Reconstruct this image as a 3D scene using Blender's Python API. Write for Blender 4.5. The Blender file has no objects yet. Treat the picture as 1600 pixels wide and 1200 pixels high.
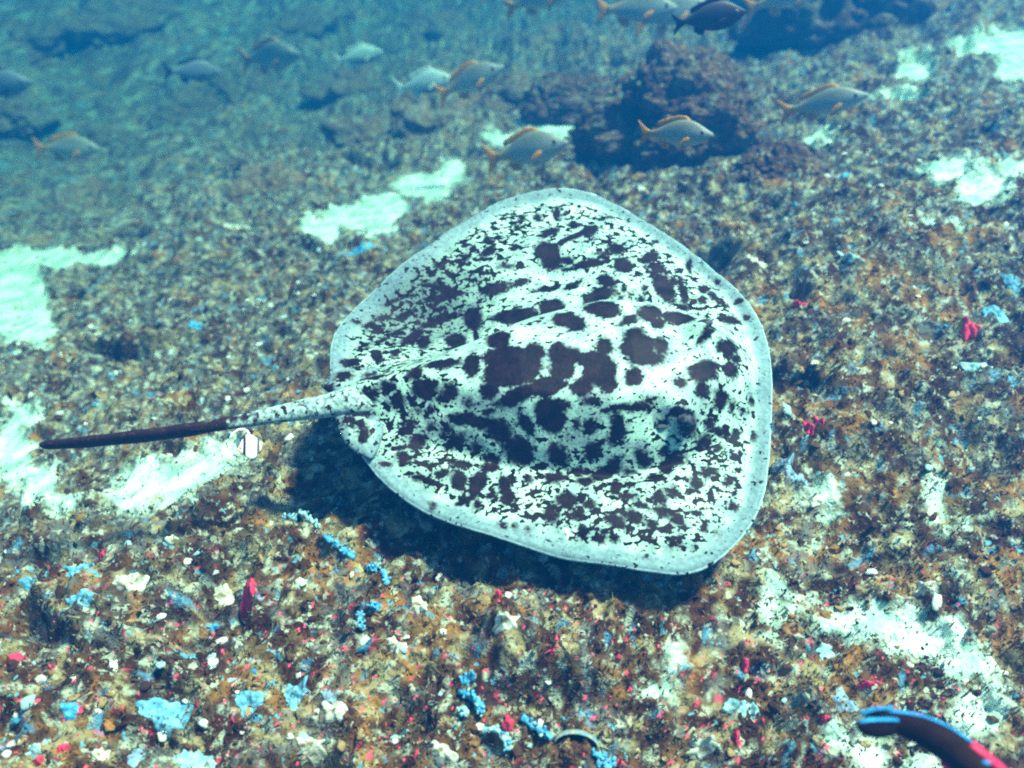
import bpy, math, random
import numpy as np
from mathutils import Vector, Matrix

SC = bpy.context.scene
COL = SC.collection
random.seed(7)
RNG = np.random.default_rng(11)
R = math.radians

# ------------------------------------------------------------------ camera
PITCH, CAM_H, HFOV = R(46.0), 2.28, R(54.0)
FPX = 800.0 / math.tan(HFOV / 2)                 # focal length in pixels of the 1600-wide photograph
cam_d = bpy.data.cameras.new('camera')
cam = bpy.data.objects.new('camera', cam_d); COL.objects.link(cam)
cam.location = (0, 0, CAM_H); cam.rotation_euler = (math.pi / 2 - PITCH, 0, 0)
cam_d.angle = HFOV; cam_d.clip_start = 0.05; cam_d.clip_end = 500
cam_d.dof.use_dof = True; cam_d.dof.focus_distance = 2.75; cam_d.dof.aperture_fstop = 1.6
SC.camera = cam
# ------------------------------------------------------------------ sky, sun, exposure
SUN_EL, SUN_AZ = R(65.0), R(24.0)                # azimuth: direction the light comes from, from +x towards +y
w = bpy.data.worlds.new('World'); SC.world = w; w.use_nodes = True
nt = w.node_tree; bg = nt.nodes['Background']
sky = nt.nodes.new('ShaderNodeTexSky'); sky.sky_type = 'NISHITA'; sky.sun_disc = False
sky.sun_elevation = SUN_EL; sky.sun_rotation = math.pi / 2 - SUN_AZ
nt.links.new(sky.outputs[0], bg.inputs[0]); bg.inputs[1].default_value = 0.05
sl = bpy.data.lights.new('sun', 'SUN'); sl.energy = 5.0; sl.angle = R(6.0); sl.color = (1.0, .93, 0.80)
sun = bpy.data.objects.new('sun', sl); COL.objects.link(sun)
sd = Vector((math.cos(SUN_EL) * math.cos(SUN_AZ), math.cos(SUN_EL) * math.sin(SUN_AZ), math.sin(SUN_EL)))
sun.rotation_euler = sd.to_track_quat('Z', 'Y').to_euler(); sun.location = sd * 20
vs = SC.view_settings
vs.view_transform = 'Standard'; vs.look = 'None'; vs.gamma = 1; vs.use_curve_mapping = False; vs.exposure = 1.7
SC.cycles.filter_width = 2.1; SC.cycles.use_denoising = False
SC.cycles.volume_bounces = 0
SC.cycles.max_bounces = 5; SC.cycles.diffuse_bounces = 2; SC.cycles.glossy_bounces = 2

# ------------------------------------------------------------------ helpers
SP, CP = math.sin(PITCH), math.cos(PITCH)
def pix_dir(px, py):
    a, b = (px - 800.0) / FPX, (600.0 - py) / FPX
    return np.array([a, b * SP + CP, b * CP - SP])        # unit depth along the optical axis
CAM = np.array([0.0, 0.0, CAM_H])
def at_depth(px, py, d): return CAM + pix_dir(px, py) * d

def _hash(ix, iy, iz, seed):
    h = (ix.astype(np.int64) * 374761393 + iy.astype(np.int64) * 668265263 + iz.astype(np.int64) * 2147483647 + seed * 974634777) & 0xFFFFFFFF
    h = ((h ^ (h >> 13)) * 1274126177) & 0xFFFFFFFF
    h = ((h ^ (h >> 16)) * 2246822519) & 0xFFFFFFFF
    return ((h ^ (h >> 15)) & 0xFFFFFF) / float(0xFFFFFF)
def vnoise2(x, y, seed=0):                                # gradient noise, about -0.7..0.7
    ix, iy = np.floor(x), np.floor(y); fx, fy = x - ix, y - iy
    u, v = fx * fx * fx * (fx * (fx * 6 - 15) + 10), fy * fy * fy * (fy * (fy * 6 - 15) + 10)
    z = np.zeros_like(ix)
    def g(a, b):
        t = _hash(ix + a, iy + b, z, seed) * 6.28318530718
        return np.cos(t) * (fx - a) + np.sin(t) * (fy - b)
    return (g(0, 0) * (1 - u) + g(1, 0) * u) * (1 - v) + (g(0, 1) * (1 - u) + g(1, 1) * u) * v
def fbm2(x, y, oct=4, seed=0, gain=0.5):
    r, a, f = 0, 1.0, 1.0
    for k in range(oct):
        r = r + a * vnoise2(x * f + 17.3 * k, y * f - 9.1 * k, seed + k); a *= gain; f *= 2.03
    return r
def vnoise3(x, y, z, seed=0):
    ix, iy, iz = np.floor(x), np.floor(y), np.floor(z); fx, fy, fz = x - ix, y - iy, z - iz
    s = lambda t: t * t * (3 - 2 * t)
    u, v, w_ = s(fx), s(fy), s(fz)
    def h(a, b, c): return _hash(ix + a, iy + b, iz + c, seed)
    def pl(c): return (h(0, 0, c) * (1 - u) + h(1, 0, c) * u) * (1 - v) + (h(0, 1, c) * (1 - u) + h(1, 1, c) * u) * v
    return (pl(0) * (1 - w_) + pl(1) * w_) * 2 - 1
def fbm3(p, f, oct=4, seed=0):
    r, a = 0, 1.0
    for k in range(oct):
        r = r + a * vnoise3(p[:, 0] * f, p[:, 1] * f, p[:, 2] * f, seed + k); a *= 0.5; f *= 2.1
    return r
def sstep(a, b, x):
    t = np.clip((x - a) / (b - a), 0, 1); return t * t * (3 - 2 * t)

def mesh_data(name, verts, faces, mat=None, smooth=True):
    verts = np.asarray(verts, dtype=np.float32)
    me = bpy.data.meshes.new(name)
    if isinstance(faces, np.ndarray):
        n, k = faces.shape
        me.vertices.add(len(verts)); me.vertices.foreach_set('co', verts.ravel())
        me.loops.add(n * k); me.loops.foreach_set('vertex_index', faces.astype(np.int32).ravel())
        me.polygons.add(n); me.polygons.foreach_set('loop_start', np.arange(0, n * k, k, dtype=np.int32))
        me.update(calc_edges=True)
    else:
        me.from_pydata([tuple(v) for v in verts], [], faces); me.update()
    me.polygons.foreach_set('use_smooth', np.full(len(me.polygons), smooth))
    if mat is not None: me.materials.append(mat)
    return me
def link(name, me, parent=None):
    o = bpy.data.objects.new(name, me); COL.objects.link(o)
    if parent is not None: o.parent = parent
    return o
def mobj(name, verts, faces, mat=None, parent=None, smooth=True):
    return link(name, mesh_data(name, verts, faces, mat, smooth), parent)
def tag(o, label=None, cat=None, group=None, kind=None):
    for k, v in (('label', label), ('category', cat), ('group', group), ('kind', kind)):
        if v is not None: o[k] = v
    return o
def empty(name, loc=(0, 0, 0)):
    o = bpy.data.objects.new(name, None); COL.objects.link(o); o.location = loc; o.empty_display_size = .05
    return o
def fattr(me, name, arr):
    a = me.attributes.new(name, 'FLOAT', 'POINT'); a.data.foreach_set('value', np.asarray(arr, dtype=np.float32))
def cattr(me, name, rgb):
    a = me.attributes.new(name, 'FLOAT_COLOR', 'POINT')
    rgba = np.ones((len(rgb), 4), dtype=np.float32); rgba[:, :3] = rgb
    a.data.foreach_set('color', rgba.ravel())
def grid_faces(nr, nc, wrap=False):
    i, j = np.meshgrid(np.arange(nr - 1), np.arange(nc if wrap else nc - 1), indexing='ij')
    a = i * nc + j; b = i * nc + (j + 1) % nc
    return np.stack([a, b, b + nc, a + nc], -1).reshape(-1, 4)

# ------------------------------------------------------------------ material helpers
class NT:
    def __init__(s, name):
        s.m = bpy.data.materials.new(name); s.m.use_nodes = True
        s.t = s.m.node_tree; s.b = s.t.nodes['Principled BSDF']
        s.b.inputs['Roughness'].default_value = 0.85
        s.b.inputs['Specular IOR Level'].default_value = 0.15
    def n(s, ty, **kw):
        nd = s.t.nodes.new(ty)
        for k, v in kw.items(): setattr(nd, k, v)
        return nd
    def l(s, a, b): s.t.links.new(a, b)
    def put(s, sock, v):
        if hasattr(v, 'default_value') or hasattr(v, 'is_linked'): s.l(v, sock)
        else: sock.default_value = v
    def pos(s): return s.n('ShaderNodeTexCoord').outputs['Object']
    def noise(s, scale, detail=4, rough=.5, vec=None, off=None, dist=0):
        nd = s.n('ShaderNodeTexNoise'); nd.inputs['Scale'].default_value = scale
        nd.inputs['Detail'].default_value = detail; nd.inputs['Roughness'].default_value = rough
        nd.inputs['Distortion'].default_value = dist
        v = vec if vec is not None else s.pos()
        if off is not None:
            a = s.n('ShaderNodeVectorMath', operation='ADD'); s.l(v, a.inputs[0]); a.inputs[1].default_value = (off, off * .7, -off)
            v = a.outputs[0]
        s.l(v, nd.inputs['Vector']); return nd.outputs[0]
    def ramp(s, v, a, b, lo=0., hi=1.):
        nd = s.n('ShaderNodeMapRange', interpolation_type='SMOOTHSTEP')
        s.l(v, nd.inputs[0])
        for i, q in enumerate((a, b, lo, hi)): s.put(nd.inputs[i + 1], q)
        return nd.outputs[0]
    def math(s, op, a, b=0.):
        nd = s.n('ShaderNodeMath', operation=op); s.put(nd.inputs[0], a); s.put(nd.inputs[1], b); return nd.outputs[0]
    def mix(s, f, a, b):
        nd = s.n('ShaderNodeMix', data_type='RGBA'); s.put(nd.inputs[0], f)
        for sock, v in ((nd.inputs[6], a), (nd.inputs[7], b)):
            if isinstance(v, tuple): sock.default_value = v + (1.,)
            else: s.l(v, sock)
        return nd.outputs[2]
    def attr(s, name, out='Fac'): return s.n('ShaderNodeAttribute', attribute_name=name).outputs[out]
    def color(s, c):
        if isinstance(c, tuple): s.b.inputs['Base Color'].default_value = c + (1.,)
        else: s.l(c, s.b.inputs['Base Color'])
    def bump(s, h, strength=.5, dist=.01):
        nd = s.n('ShaderNodeBump'); nd.inputs['Strength'].default_value = strength; nd.inputs['Distance'].default_value = dist
        s.l(h, nd.inputs['Height']); s.l(nd.outputs[0], s.b.inputs['Normal'])

MAROON, BROWN, OCHRE, OLIVE = (.026, .007, .005), (.095, .042, .015), (.28, .15, .04), (.13, .09, .03)
MINT, CYAN, BLUE, PINK, WHITE, GREY = (.50, .66, .50), (.16, .50, .62), (.05, .33, .62), (.85, .07, .16), (.86, .86, .78), (.17, .20, .20)

def reef_material(name, tint=None, dust=False):
    s = NT(name); p = s.n('ShaderNodeNewGeometry').outputs['Position']
    big = s.noise(1.6, 5, .55, p, 3.1); mid = s.noise(9, 6, .6, p, 1.0); fine = s.noise(27, 5, .6, p, 7.0)
    if dust: vcol = s.attr('Col', 'Color')
    fl1 = s.noise(36, 3, .6, p, 21.); fl2 = s.noise(24, 4, .6, p, 33.); fl3 = s.noise(28, 3, .55, p, 55.); fl4 = s.noise(22, 4, .6, p, 71.)
    zone = s.noise(3.6, 6, .6, p, 13., .6)
    c = s.mix(s.ramp(mid, .40, .60), MAROON, BROWN)
    c = s.mix(s.math('MULTIPLY', s.ramp(fine, .44, .60), s.ramp(zone, .38, .58, .25, 1.)), c, OCHRE)
    c = s.mix(s.math('MULTIPLY', s.ramp(big, .48, .66), s.ramp(fl4, .4, .6, .1, .7)), c, GREY)
    c = s.mix(s.math('MULTIPLY', s.ramp(s.noise(5.5, 6, .65, p, 63., .8), .54, .62), s.ramp(fl4, .38, .58, .1, .8)), c, (.30, .38, .22))
    c = s.mix(s.math('MULTIPLY', s.ramp(s.noise(4.5, 6, .65, p, 83., .8), .52, .60), s.ramp(fine, .36, .56, .9, .2)), c, MAROON)
    if dust:
        c = s.mix(.78, c, vcol); c = s.mix(s.ramp(fine, .50, .36, 0., .75), c, MAROON)
    c = s.mix(s.math('MULTIPLY', s.ramp(fl2, .56, .63), .6), c, OLIVE)
    c = s.mix(s.math('MULTIPLY', s.ramp(fl1, .57, .64), s.ramp(mid, .3, .6, .2, .85)), c, (.40, .46, .34))
    c = s.mix(s.ramp(fl3, .66, .69), c, (.10, .30, .38))
    sx = s.n('ShaderNodeSeparateXYZ'); s.l(p, sx.inputs[0])
    c = s.mix(s.math('MULTIPLY', s.ramp(s.noise(50, 2, .5, p, 90.), .675, .70), s.ramp(sx.outputs[1], 1.75, 1.3, .0, 1.)), c, PINK)
    if dust:
        dm = s.math('ADD', s.attr('dust'), s.math('MULTIPLY', s.math('SUBTRACT', s.noise(13, 7, .68, p, 41.), .5), .32))
        sc = s.mix(s.ramp(s.noise(9, 5, .6, p, 45.), .36, .62), (.28, .48, .38), (.66, .86, .70)); sc = s.mix(s.ramp(s.noise(44, 4, .6, p, 47.), .56, .68, 0., .6), sc, (.16, .18, .13))
        c = s.mix(s.ramp(dm, -.055, .03), c, sc)
    if tint: c = s.mix(tint[1], c, tint[0])
    s.color(c); s.b.inputs['Roughness'].default_value = .95
    s.bump(s.math('ADD', fine, s.math('MULTIPLY', fl1, .6)), 1., .02)
    return s.m
M_REEF = reef_material('reef_crust', dust=True); M_MOUND = reef_material('slope_rock_crust', ((.16, .14, .11), .35))
M_ROCK = reef_material('rock_crust', ((.045, .022, .028), .45))
def sand_material():
    s = NT('sand'); p = s.pos()
    c = s.mix(s.ramp(s.noise(7, 5, .6, p), .35, .62), (.34, .62, .48), (.62, .84, .68))
    c = s.mix(s.ramp(s.noise(11, 5, .6, p, 15.), .60, .66), c, (.92, .95, .88))
    c = s.mix(s.ramp(s.noise(38, 5, .65, p, 5.), .54, .66, 0., .75), c, (.14, .17, .13))
    c = s.mix(s.ramp(s.noise(6, 6, .65, p, 25.), .52, .64, 0., .7), c, (.20, .30, .26))
    s.color(c); s.bump(s.noise(60, 4, .6, p, 2.), .4, .006); return s.m
M_SAND = sand_material()
def speck_material():
    s = NT('rubble'); a = s.n('ShaderNodeAttribute', attribute_name='Col').outputs['Color']
    c = s.mix(s.ramp(s.noise(120, 4, .6), .35, .65, 0., .55), a, s.mix(.72, a, (.05, .03, .02)))
    s.color(c); s.bump(s.noise(150, 3), .5, .004); s.b.inputs['Roughness'].default_value = .9; return s.m
M_SPECK = speck_material()
def lump_material(name, c1, c2, scale=60, c3=None):
    s = NT(name); p = s.pos()
    c = s.mix(s.ramp(s.noise(scale, 5, .6, p), .35, .65), c1, c2)
    if c3: c = s.mix(s.ramp(s.noise(scale * .8, 4, .6, p, 9.), .58, .66), c, c3)
    s.color(c); s.bump(s.noise(scale * 2.2, 4, .6, p, 4.), .6, .005); s.b.inputs['Roughness'].default_value = .85
    return s.m

# ------------------------------------------------------------------ terrain height
def ledge(x, y):                                           # 1 on the raised foreground reef, 0 behind its edge
    yl = np.interp(x, [-2.2, -1.5, -.5, 0, .3, .7], [1.5, 1.58, 1.76, 1.62, 1.45, 1.2]) + .10 * vnoise2(x * 2.5, y * 2.5, 401) + .04 * vnoise2(x * 8, y * 8, 402)
    return sstep(.06, -.06, y - yl) * sstep(.35, -.25, x)
def macro(x, y):
    x = np.asarray(x, float); y = np.asarray(y, float)
    s = (y - 2.0) - 0.62 * (x + 0.05)
    sp = np.log1p(np.exp(np.clip(s * 3.2, -30, 30))) / 3.2
    z = -0.355 * sp
    z = z + 0.05 * vnoise2(x * .9 + 3.3, y * .9, 5) + 0.10 * vnoise2(x * .35, y * .35 + 8, 6) * sstep(2, 6, np.hypot(x, y - 1))
    return z + .055 * ledge(x, y)
def ground_hit(px, py, lift=0.):
    d = pix_dir(px, py); t0, t1 = 1.0, 60.0
    for k in range(4):
        ts = np.linspace(t0, t1, 60); P = CAM + d * ts[:, None]
        below = np.nonzero(P[:, 2] <= macro(P[:, 0], P[:, 1]) + lift)[0]
        i = below[0] if len(below) else 59
        t0, t1 = ts[max(i - 1, 0)], ts[i]
    return CAM + d * t1, t1

# sand hollows: photograph position of each ellipse -> where it lies on the sea bed
SAND = {  # name: list of (px, py, rx, ry)
 'a': [(20, 455, 62, 80), (70, 400, 60, 22), (140, 402, 60, 10), (195, 392, 22, 7), (60, 500, 22, 45)],
 'b': [(505, 360, 34, 20), (550, 335, 48, 26), (600, 320, 45, 26), (660, 285, 48, 22), (705, 258, 26, 14), (585, 345, 40, 18)],
 'c': [(18, 700, 34, 60), (55, 745, 36, 32), (95, 778, 26, 18), (40, 650, 24, 22)],
 'd': [(245, 745, 75, 36), (310, 725, 50, 24), (200, 770, 50, 20), (350, 700, 30, 12)],
 'e': [(1212, 905, 9, 24), (1238, 942, 12, 10), (1310, 968, 38, 13), (1380, 972, 56, 20), (1450, 1000, 54, 25), (1520, 1030, 44, 30), (1555, 1060, 28, 22)],
 'f': [(1060, 1012, 9, 20), (1035, 1078, 9, 8)],
 'g': [(1575, 75, 62, 34), (1510, 90, 36, 12), (1590, 105, 40, 20)],
 'h': [(1275, 215, 22, 14), (1255, 238, 20, 12), (1300, 230, 12, 6)],
 'i': [(1485, 262, 40, 24), (1540, 290, 44, 24), (1588, 258, 30, 18), (1465, 345, 30, 10)],
 'j': [(1368, 1182, 40, 32), (1450, 1185, 38, 20), (1540, 1125, 28, 28)],
 'k': [(1470, 775, 14, 40), (1475, 840, 14, 18)],
 'l': [(1280, 765, 13, 10), (1290, 790, 8, 10)],
 'm': [(1430, 115, 30, 24), (1405, 160, 34, 10)],
 'n': [(850, 190, 60, 12), (900, 205, 40, 12), (790, 215, 40, 10)],
}
SE = {}
for k, els in SAND.items():
    L = []
    for (px, py, rx, ry) in els:
        p, t = ground_hit(px, py); q1 = ground_hit(px + rx * .9, py)[0] - p; q2 = ground_hit(px, py + ry * .9)[0] - p
        Mx = np.array([[q1[0], q2[0]], [q1[1], q2[1]]]); rm = max(np.abs(Mx[0]).sum(), np.abs(Mx[1]).sum())
        L.append((p[0], p[1], rm, rm, np.linalg.inv(Mx), math.sqrt(abs(np.linalg.det(Mx)))))
    SE[k] = L
def sand_mask(x, y, keys=None):
    m = np.full(np.shape(x), -9.)
    for k, L in SE.items():
        if keys is not None and k not in keys: continue
        for (cx, cy, _, _, Mi, r) in L:
            du, dv = x - cx, y - cy
            m = np.maximum(m, (1 - np.hypot(Mi[0, 0] * du + Mi[0, 1] * dv, Mi[1, 0] * du + Mi[1, 1] * dv)) * r)
    return m                                              # about metres inside the edge
def rough(x, y):
    a = fbm2(x * 2.1, y * 2.1, 3, 21) * .085
    r1 = np.abs(vnoise2(x * 5.5, y * 5.5, 31)); r2 = np.abs(vnoise2(x * 12, y * 12, 33))
    b = (0.16 - r1) * .12 + (.16 - r2) * .06
    pits = -0.15 * sstep(.22, .46, vnoise2(x * 3.3 + 4, y * 3.3 + 1, 41)) * sstep(-.05, .2, vnoise2(x * .9, y * .9, 43))
    c = fbm2(x * 26, y * 26, 3, 51) * .024
    a = a + sstep(3.5, 7, np.hypot(x, y)) * (.32 * vnoise2(x * .8, y * .8, 26) + .14 * vnoise2(x * 2, y * 2, 27))
    return a + b + c, pits
HUMP = [(ground_hit(790, 1000)[0], .17, .12, .075), (ground_hit(960, 1030)[0], .20, .09, .035), (ground_hit(855, 1088)[0], .13, .045, -.13), (ground_hit(45, 1010)[0], .10, .07, -.08), (ground_hit(1590, 1000)[0], .06, .12, -.12),
        (ground_hit(640, 870)[0], .30, .08, -.03), (ground_hit(240, 1140)[0], .10, .035, -.07), (ground_hit(1540, 545)[0], .16, .06, -.07), (ground_hit(1390, 720)[0], .20, .05, -.06), (ground_hit(160, 1010)[0], .12, .05, -.05)]
def humps(x, y):
    return sum(h * np.exp(-((x - q[0]) / a) ** 2 - ((y - q[1]) / b) ** 2) for q, a, b, h in HUMP)
def height(x, y):
    m = sand_mask(x, y) + .07 * vnoise2(x * 7, y * 7, 76) + .05 * vnoise2(x * 15, y * 15, 77) + .03 * vnoise2(x * 34, y * 34, 78)
    k = sstep(-.03, .03, m); r, pits = rough(x, y)
    return macro(x, y) + np.maximum(r * (1 - .85 * k), -.045 - .2 * sstep(-.12, -.3, m)) - .018 * k + pits * sstep(-.12, -.35, m) + humps(x, y)

def mixc(c, col, k): return c * (1 - k[..., None]) + np.array(col) * k[..., None]
def zone_color(x, y):
    """what grows where: turf, crust and sponge in patches of several sizes"""
    wx = x + .035 * vnoise2(x * 8, y * 8, 301) + .012 * vnoise2(x * 26, y * 26, 303); wy = y + .035 * vnoise2(x * 8 + 5, y * 8, 302) + .012 * vnoise2(x * 26, y * 26 + 7, 304)
    f1, f2 = fbm2(wx * 4.2, wy * 4.2, 3, 201), fbm2(wx * 11, wy * 11, 3, 211)
    f3, f4, f5, f6 = fbm2(wx * 22, wy * 22, 2, 221), fbm2(wx * 15, wy * 15, 2, 231), fbm2(wx * 30, wy * 30, 2, 241), fbm2(wx * 8, wy * 8, 3, 261)
    near = sstep(1.75, 1.1, y)
    c = np.broadcast_to(np.array([.090, .036, .011]), np.shape(x) + (3,)).copy()
    c = mixc(c, (.29, .135, .028), sstep(.02, .28, f1)); c = mixc(c, (.024, .005, .003), sstep(.06, -.16, f1))
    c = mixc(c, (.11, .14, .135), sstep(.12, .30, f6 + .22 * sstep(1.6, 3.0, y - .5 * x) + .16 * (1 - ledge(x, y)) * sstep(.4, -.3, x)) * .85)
    c = mixc(c, (.33, .29, .14), sstep(.18, .34, f2) * .9); c = mixc(c, (.022, .005, .004), sstep(-.10, -.28, f2) * .9)
    c = mixc(c, (.38, .46, .34), sstep(.28, .40, f3)); c = mixc(c, (.05, .30, .48), sstep(.44, .50, f4) * .8)
    c = mixc(c, (.80, .06, .15), sstep(.46, .52, f5) * (.05 + .92 * near))
    return c
def axis(a, b, step, lo, hi, g):
    mid = list(np.arange(a, b, step)); s = step; q = b; up = []
    while q < hi: up.append(q); s *= g; q += s
    s = step * g; q = a - s; dn = []
    while q > lo: dn.append(q); s *= g; q -= s
    return np.array(dn[::-1] + mid + up + [hi])
gx = axis(-1.9, 2.3, .009, -70, 70, 1.03); gy = axis(.75, 4.0, .009, -25, 90, 1.012)
X, Y = np.meshgrid(gx, gy); Z = height(X, Y)
fade = sstep(9, 16, np.hypot(X, Y)); Z = Z * 1.0
Z = np.maximum(Z, -15.3 + vnoise2(X * .3, Y * .3, 3))
ground = mobj('sea_bed', np.stack([X, Y, Z], -1).reshape(-1, 3), grid_faces(len(gy), len(gx)), M_REEF)
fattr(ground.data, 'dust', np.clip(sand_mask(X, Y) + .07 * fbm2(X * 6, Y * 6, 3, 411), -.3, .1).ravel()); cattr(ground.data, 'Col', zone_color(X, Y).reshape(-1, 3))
tag(ground, 'brown encrusted rocky sea bed under the stingray', kind='structure')
print('terrain', X.shape, 'z', Z.min(), Z.max())

def on_ground(px, py):
    p, t = ground_hit(px, py)
    z = float(height(np.array([p[0]]), np.array([p[1]]))[0]); return np.array([p[0], p[1], z]), t

# ------------------------------------------------------------------ rocks
def ico(sub):
    import bmesh
    bm = bmesh.new(); bmesh.ops.create_icosphere(bm, subdivisions=sub, radius=1)
    v = np.array([q.co[:] for q in bm.verts]); f = np.array([[q.index for q in fc.verts] for fc in bm.faces]); bm.free()
    return v, f
ICO1, ICO2, ICO3, ICO6, ICO5 = ico(1), ico(2), ico(3), ico(7), ico(6)
def boulder(name, loc, scale, seed, mat, label, cat='rock', rot=0., lump=.35, base=ICO6, rf=1.):
    v, f = base; n = v / np.linalg.norm(v, axis=1)[:, None]
    d = 1 + lump * fbm3(n + seed, 1.7, 2, seed) * .6 + rf * (.22 * np.abs(fbm3(n + seed, 4.3, 2, seed + 5)) + .05 * fbm3(n, 11, 4, seed + 9) + .022 * fbm3(n, 40, 3, seed + 3))
    p = n * d[:, None] * np.array(scale); c, s = math.cos(rot), math.sin(rot)
    p = np.stack([p[:, 0] * c - p[:, 1] * s, p[:, 0] * s + p[:, 1] * c, p[:, 2]], -1)
    o = mobj(name, p, f, mat); o.location = loc
    return tag(o, label, cat)
p, t = ground_hit(1060, 235); z = float(macro(p[0], p[1]))
boulder('boulder', (p[0], p[1] + .10, z + .03), (.43, .35, .38), 3, M_ROCK, 'big dark craggy boulder rising behind the stingray, fish swimming past it')
p, t = ground_hit(905, 170); z = float(macro(p[0], p[1]))
boulder('boulder', (p[0], p[1], z + .02), (.34, .27, .18), 13, M_ROCK, 'low pale-topped rock shoulder at the left foot of the big boulder', base=ICO5)
p, t = ground_hit(1370, 105); z = float(macro(p[0], p[1]))
boulder('boulder', (p[0] + .1, p[1] + 1.2, z - .3), (.62, .5, .50), 23, M_ROCK, 'blurred dark boulder at the upper right behind the pale sand', base=ICO5)
p, t = ground_hit(1225, 275); z = float(macro(p[0], p[1]))
boulder('boulder', (p[0] + .02, p[1] + .05, z - .02), (.20, .18, .10), 33, M_ROCK, 'small dark rock at the right foot of the big boulder', base=ICO5)
ICO4 = ico(5)
RK = [mesh_data('slope_rock', *(lambda v, f, sd_: (v * (1 + .45 * fbm3(v + sd_, 1.6, 3, sd_) + .10 * fbm3(v, 7, 3, sd_ + 4))[:, None], f))(ICO4[0], ICO4[1], 60 + q), M_MOUND) for q in range(4)]
RL = ['in the top left corner', 'below the top edge at left', 'right of the lone dark fish', 'under the lone dark fish', 'at the left edge under the entering fish', 'beside the hazy yellow-tailed fish', 'between the sand and the hazy yellow-tailed fish',
      'at the top edge left of centre', 'under the faint pale oval fish', 'at top centre', 'left of the upward-angled fish', 'below the pale blue-green fish', 'below the upward-angled fish', 'left of the bright sand behind the stingray']
for q, (px, py) in enumerate([(60, 60), (190, 40), (390, 140), (290, 160), (30, 190), (180, 215), (110, 320), (480, 30), (560, 130), (680, 50), (600, 200), (690, 195), (790, 160), (420, 300)]):
    p_, t = ground_hit(px, py); o = link('slope_rock', RK[q % 4]); k = t * random.uniform(.024, .040)
    o.scale = (k * 1.3, k, k * .6); o.location = (p_[0], p_[1], float(height(np.array([p_[0]]), np.array([p_[1]]))[0]) - k * .15); o.rotation_euler = (0, 0, random.uniform(0, 6))
    tag(o, 'dim rock on the hazy slope ' + RL[q], 'rock', 'rocks on the hazy far slope')

# ------------------------------------------------------------------ the stingray
DR = 2.78
P0 = at_depth(868, 600, DR * 1.0)                          # disc centre
BANK, NOSE = R(9.0), R(1.0)
ta, tb = at_depth(508, 632, 1.0), at_depth(1086, 590, 1.0)
def plane_hit(px, py, c, nrm):
    d = pix_dir(px, py); t = np.dot(c - CAM, nrm) / np.dot(d, nrm); return CAM + d * t
nz = np.array([math.sin(-NOSE), -math.sin(BANK), 1.]); nz /= np.linalg.norm(nz)
a, b = plane_hit(508, 632, P0, nz), plane_hit(1086, 590, P0, nz)
ux = (b - a) / np.linalg.norm(b - a); uy = np.cross(nz, ux)
def bw(u): return np.interp(u, [-.70, -.5, -.3, -.05, .15, .32, .45, .56], [.05, .07, .13, .21, .245, .22, .16, .08])
FW, FX = [(lambda q: (np.dot(q - P0, ux), np.dot(q - P0, uy)))(plane_hit(a_, b_, P0, nz)) for a_, b_ in ((665, 470), (860, 415))]; print('folds', FW, FX)
def relief(u, v):
    av = np.abs(v); k = bw(u)
    body = sstep(k + .06, k - .10, av) * np.interp(u, [-.72, -.45, -.1, .2, .4, .55, .64], [.04, .075, .14, .155, .12, .05, .0])
    ridge = .014 * np.exp(-(v / .05) ** 2) * sstep(.5, .1, u)
    r2 = (u * u + v * v)
    wing = -.055 * sstep(.2, .85, av) - .05 * sstep(.15, .45, r2) * .5
    fold = -.125 * np.exp(-((u - FW[0]) / .24) ** 2 - ((v - FW[1]) / .15) ** 2) - .065 * np.exp(-((u - FX[0]) / .16) ** 2 - ((v - FX[1]) / .10) ** 2) + .035 * np.exp(-((u - .12) / .2) ** 2 - ((v - .52) / .14) ** 2)
    fold = fold - .03 * np.exp(-((u + .25) / .2) ** 2 - ((v + .30) / .1) ** 2) + .02 * np.exp(-((u - .3) / .25) ** 2 - ((v + .5) / .15) ** 2)
    crease = -.022 * np.exp(-((av - k - .05) / .025) ** 2) * sstep(.45, .2, np.abs(u))
    crease = crease + .007 * vnoise2(u * 5, v * 13, 61) + .004 * vnoise2(u * 9 + v * 3, v * 24, 62) * sstep(.1, .3, v) + .006 * np.sin(u * 16 + v * 5) * sstep(.25, .55, av) * .5
    return body + ridge + wing + fold + crease
def to_local(px, py):
    c = P0.copy(); q = None
    for k in range(7):
        q = plane_hit(px, py, c, nz); u, v = np.dot(q - P0, ux), np.dot(q - P0, uy)
        c = P0 + nz * float(relief(np.array([u]), np.array([v]))[0])
    return u, v
OUT = [(517, 548), (523, 520), (535, 500), (552, 478), (575, 458), (600, 437), (622, 419), (645, 403), (672, 385), (686, 371), (702, 357), (722, 344),
 (745, 330), (765, 318), (792, 308), (828, 301), (860, 297), (892, 296), (930, 303), (965, 317), (990, 331), (1020, 350), (1050, 371), (1080, 393), (1110, 416),
 (1138, 439), (1160, 460), (1177, 482), (1190, 505), (1200, 535), (1205, 570), (1207, 610), (1206, 650), (1204, 690), (1201, 730), (1195, 770), (1185, 800),
 (1170, 826), (1150, 850), (1125, 872), (1100, 888), (1075, 896), (1050, 897), (1020, 895), (980, 889), (940, 881), (900, 874), (870, 867), (840, 858),
 (810, 850), (780, 842), (750, 833), (720, 822), (690, 809), (660, 795), (630, 778), (605, 760), (588, 744), (574, 726), (558, 700), (548, 665), (530, 640), (520, 610), (516, 580)]
ol = np.array([to_local(*q) for q in OUT]); ang = np.arctan2(ol[:, 1], ol[:, 0]); rad = np.hypot(ol[:, 0], ol[:, 1])
print('disc local extents u', ol[:, 0].min(), ol[:, 0].max(), 'v', ol[:, 1].min(), ol[:, 1].max(), 'P0', P0)
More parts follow.
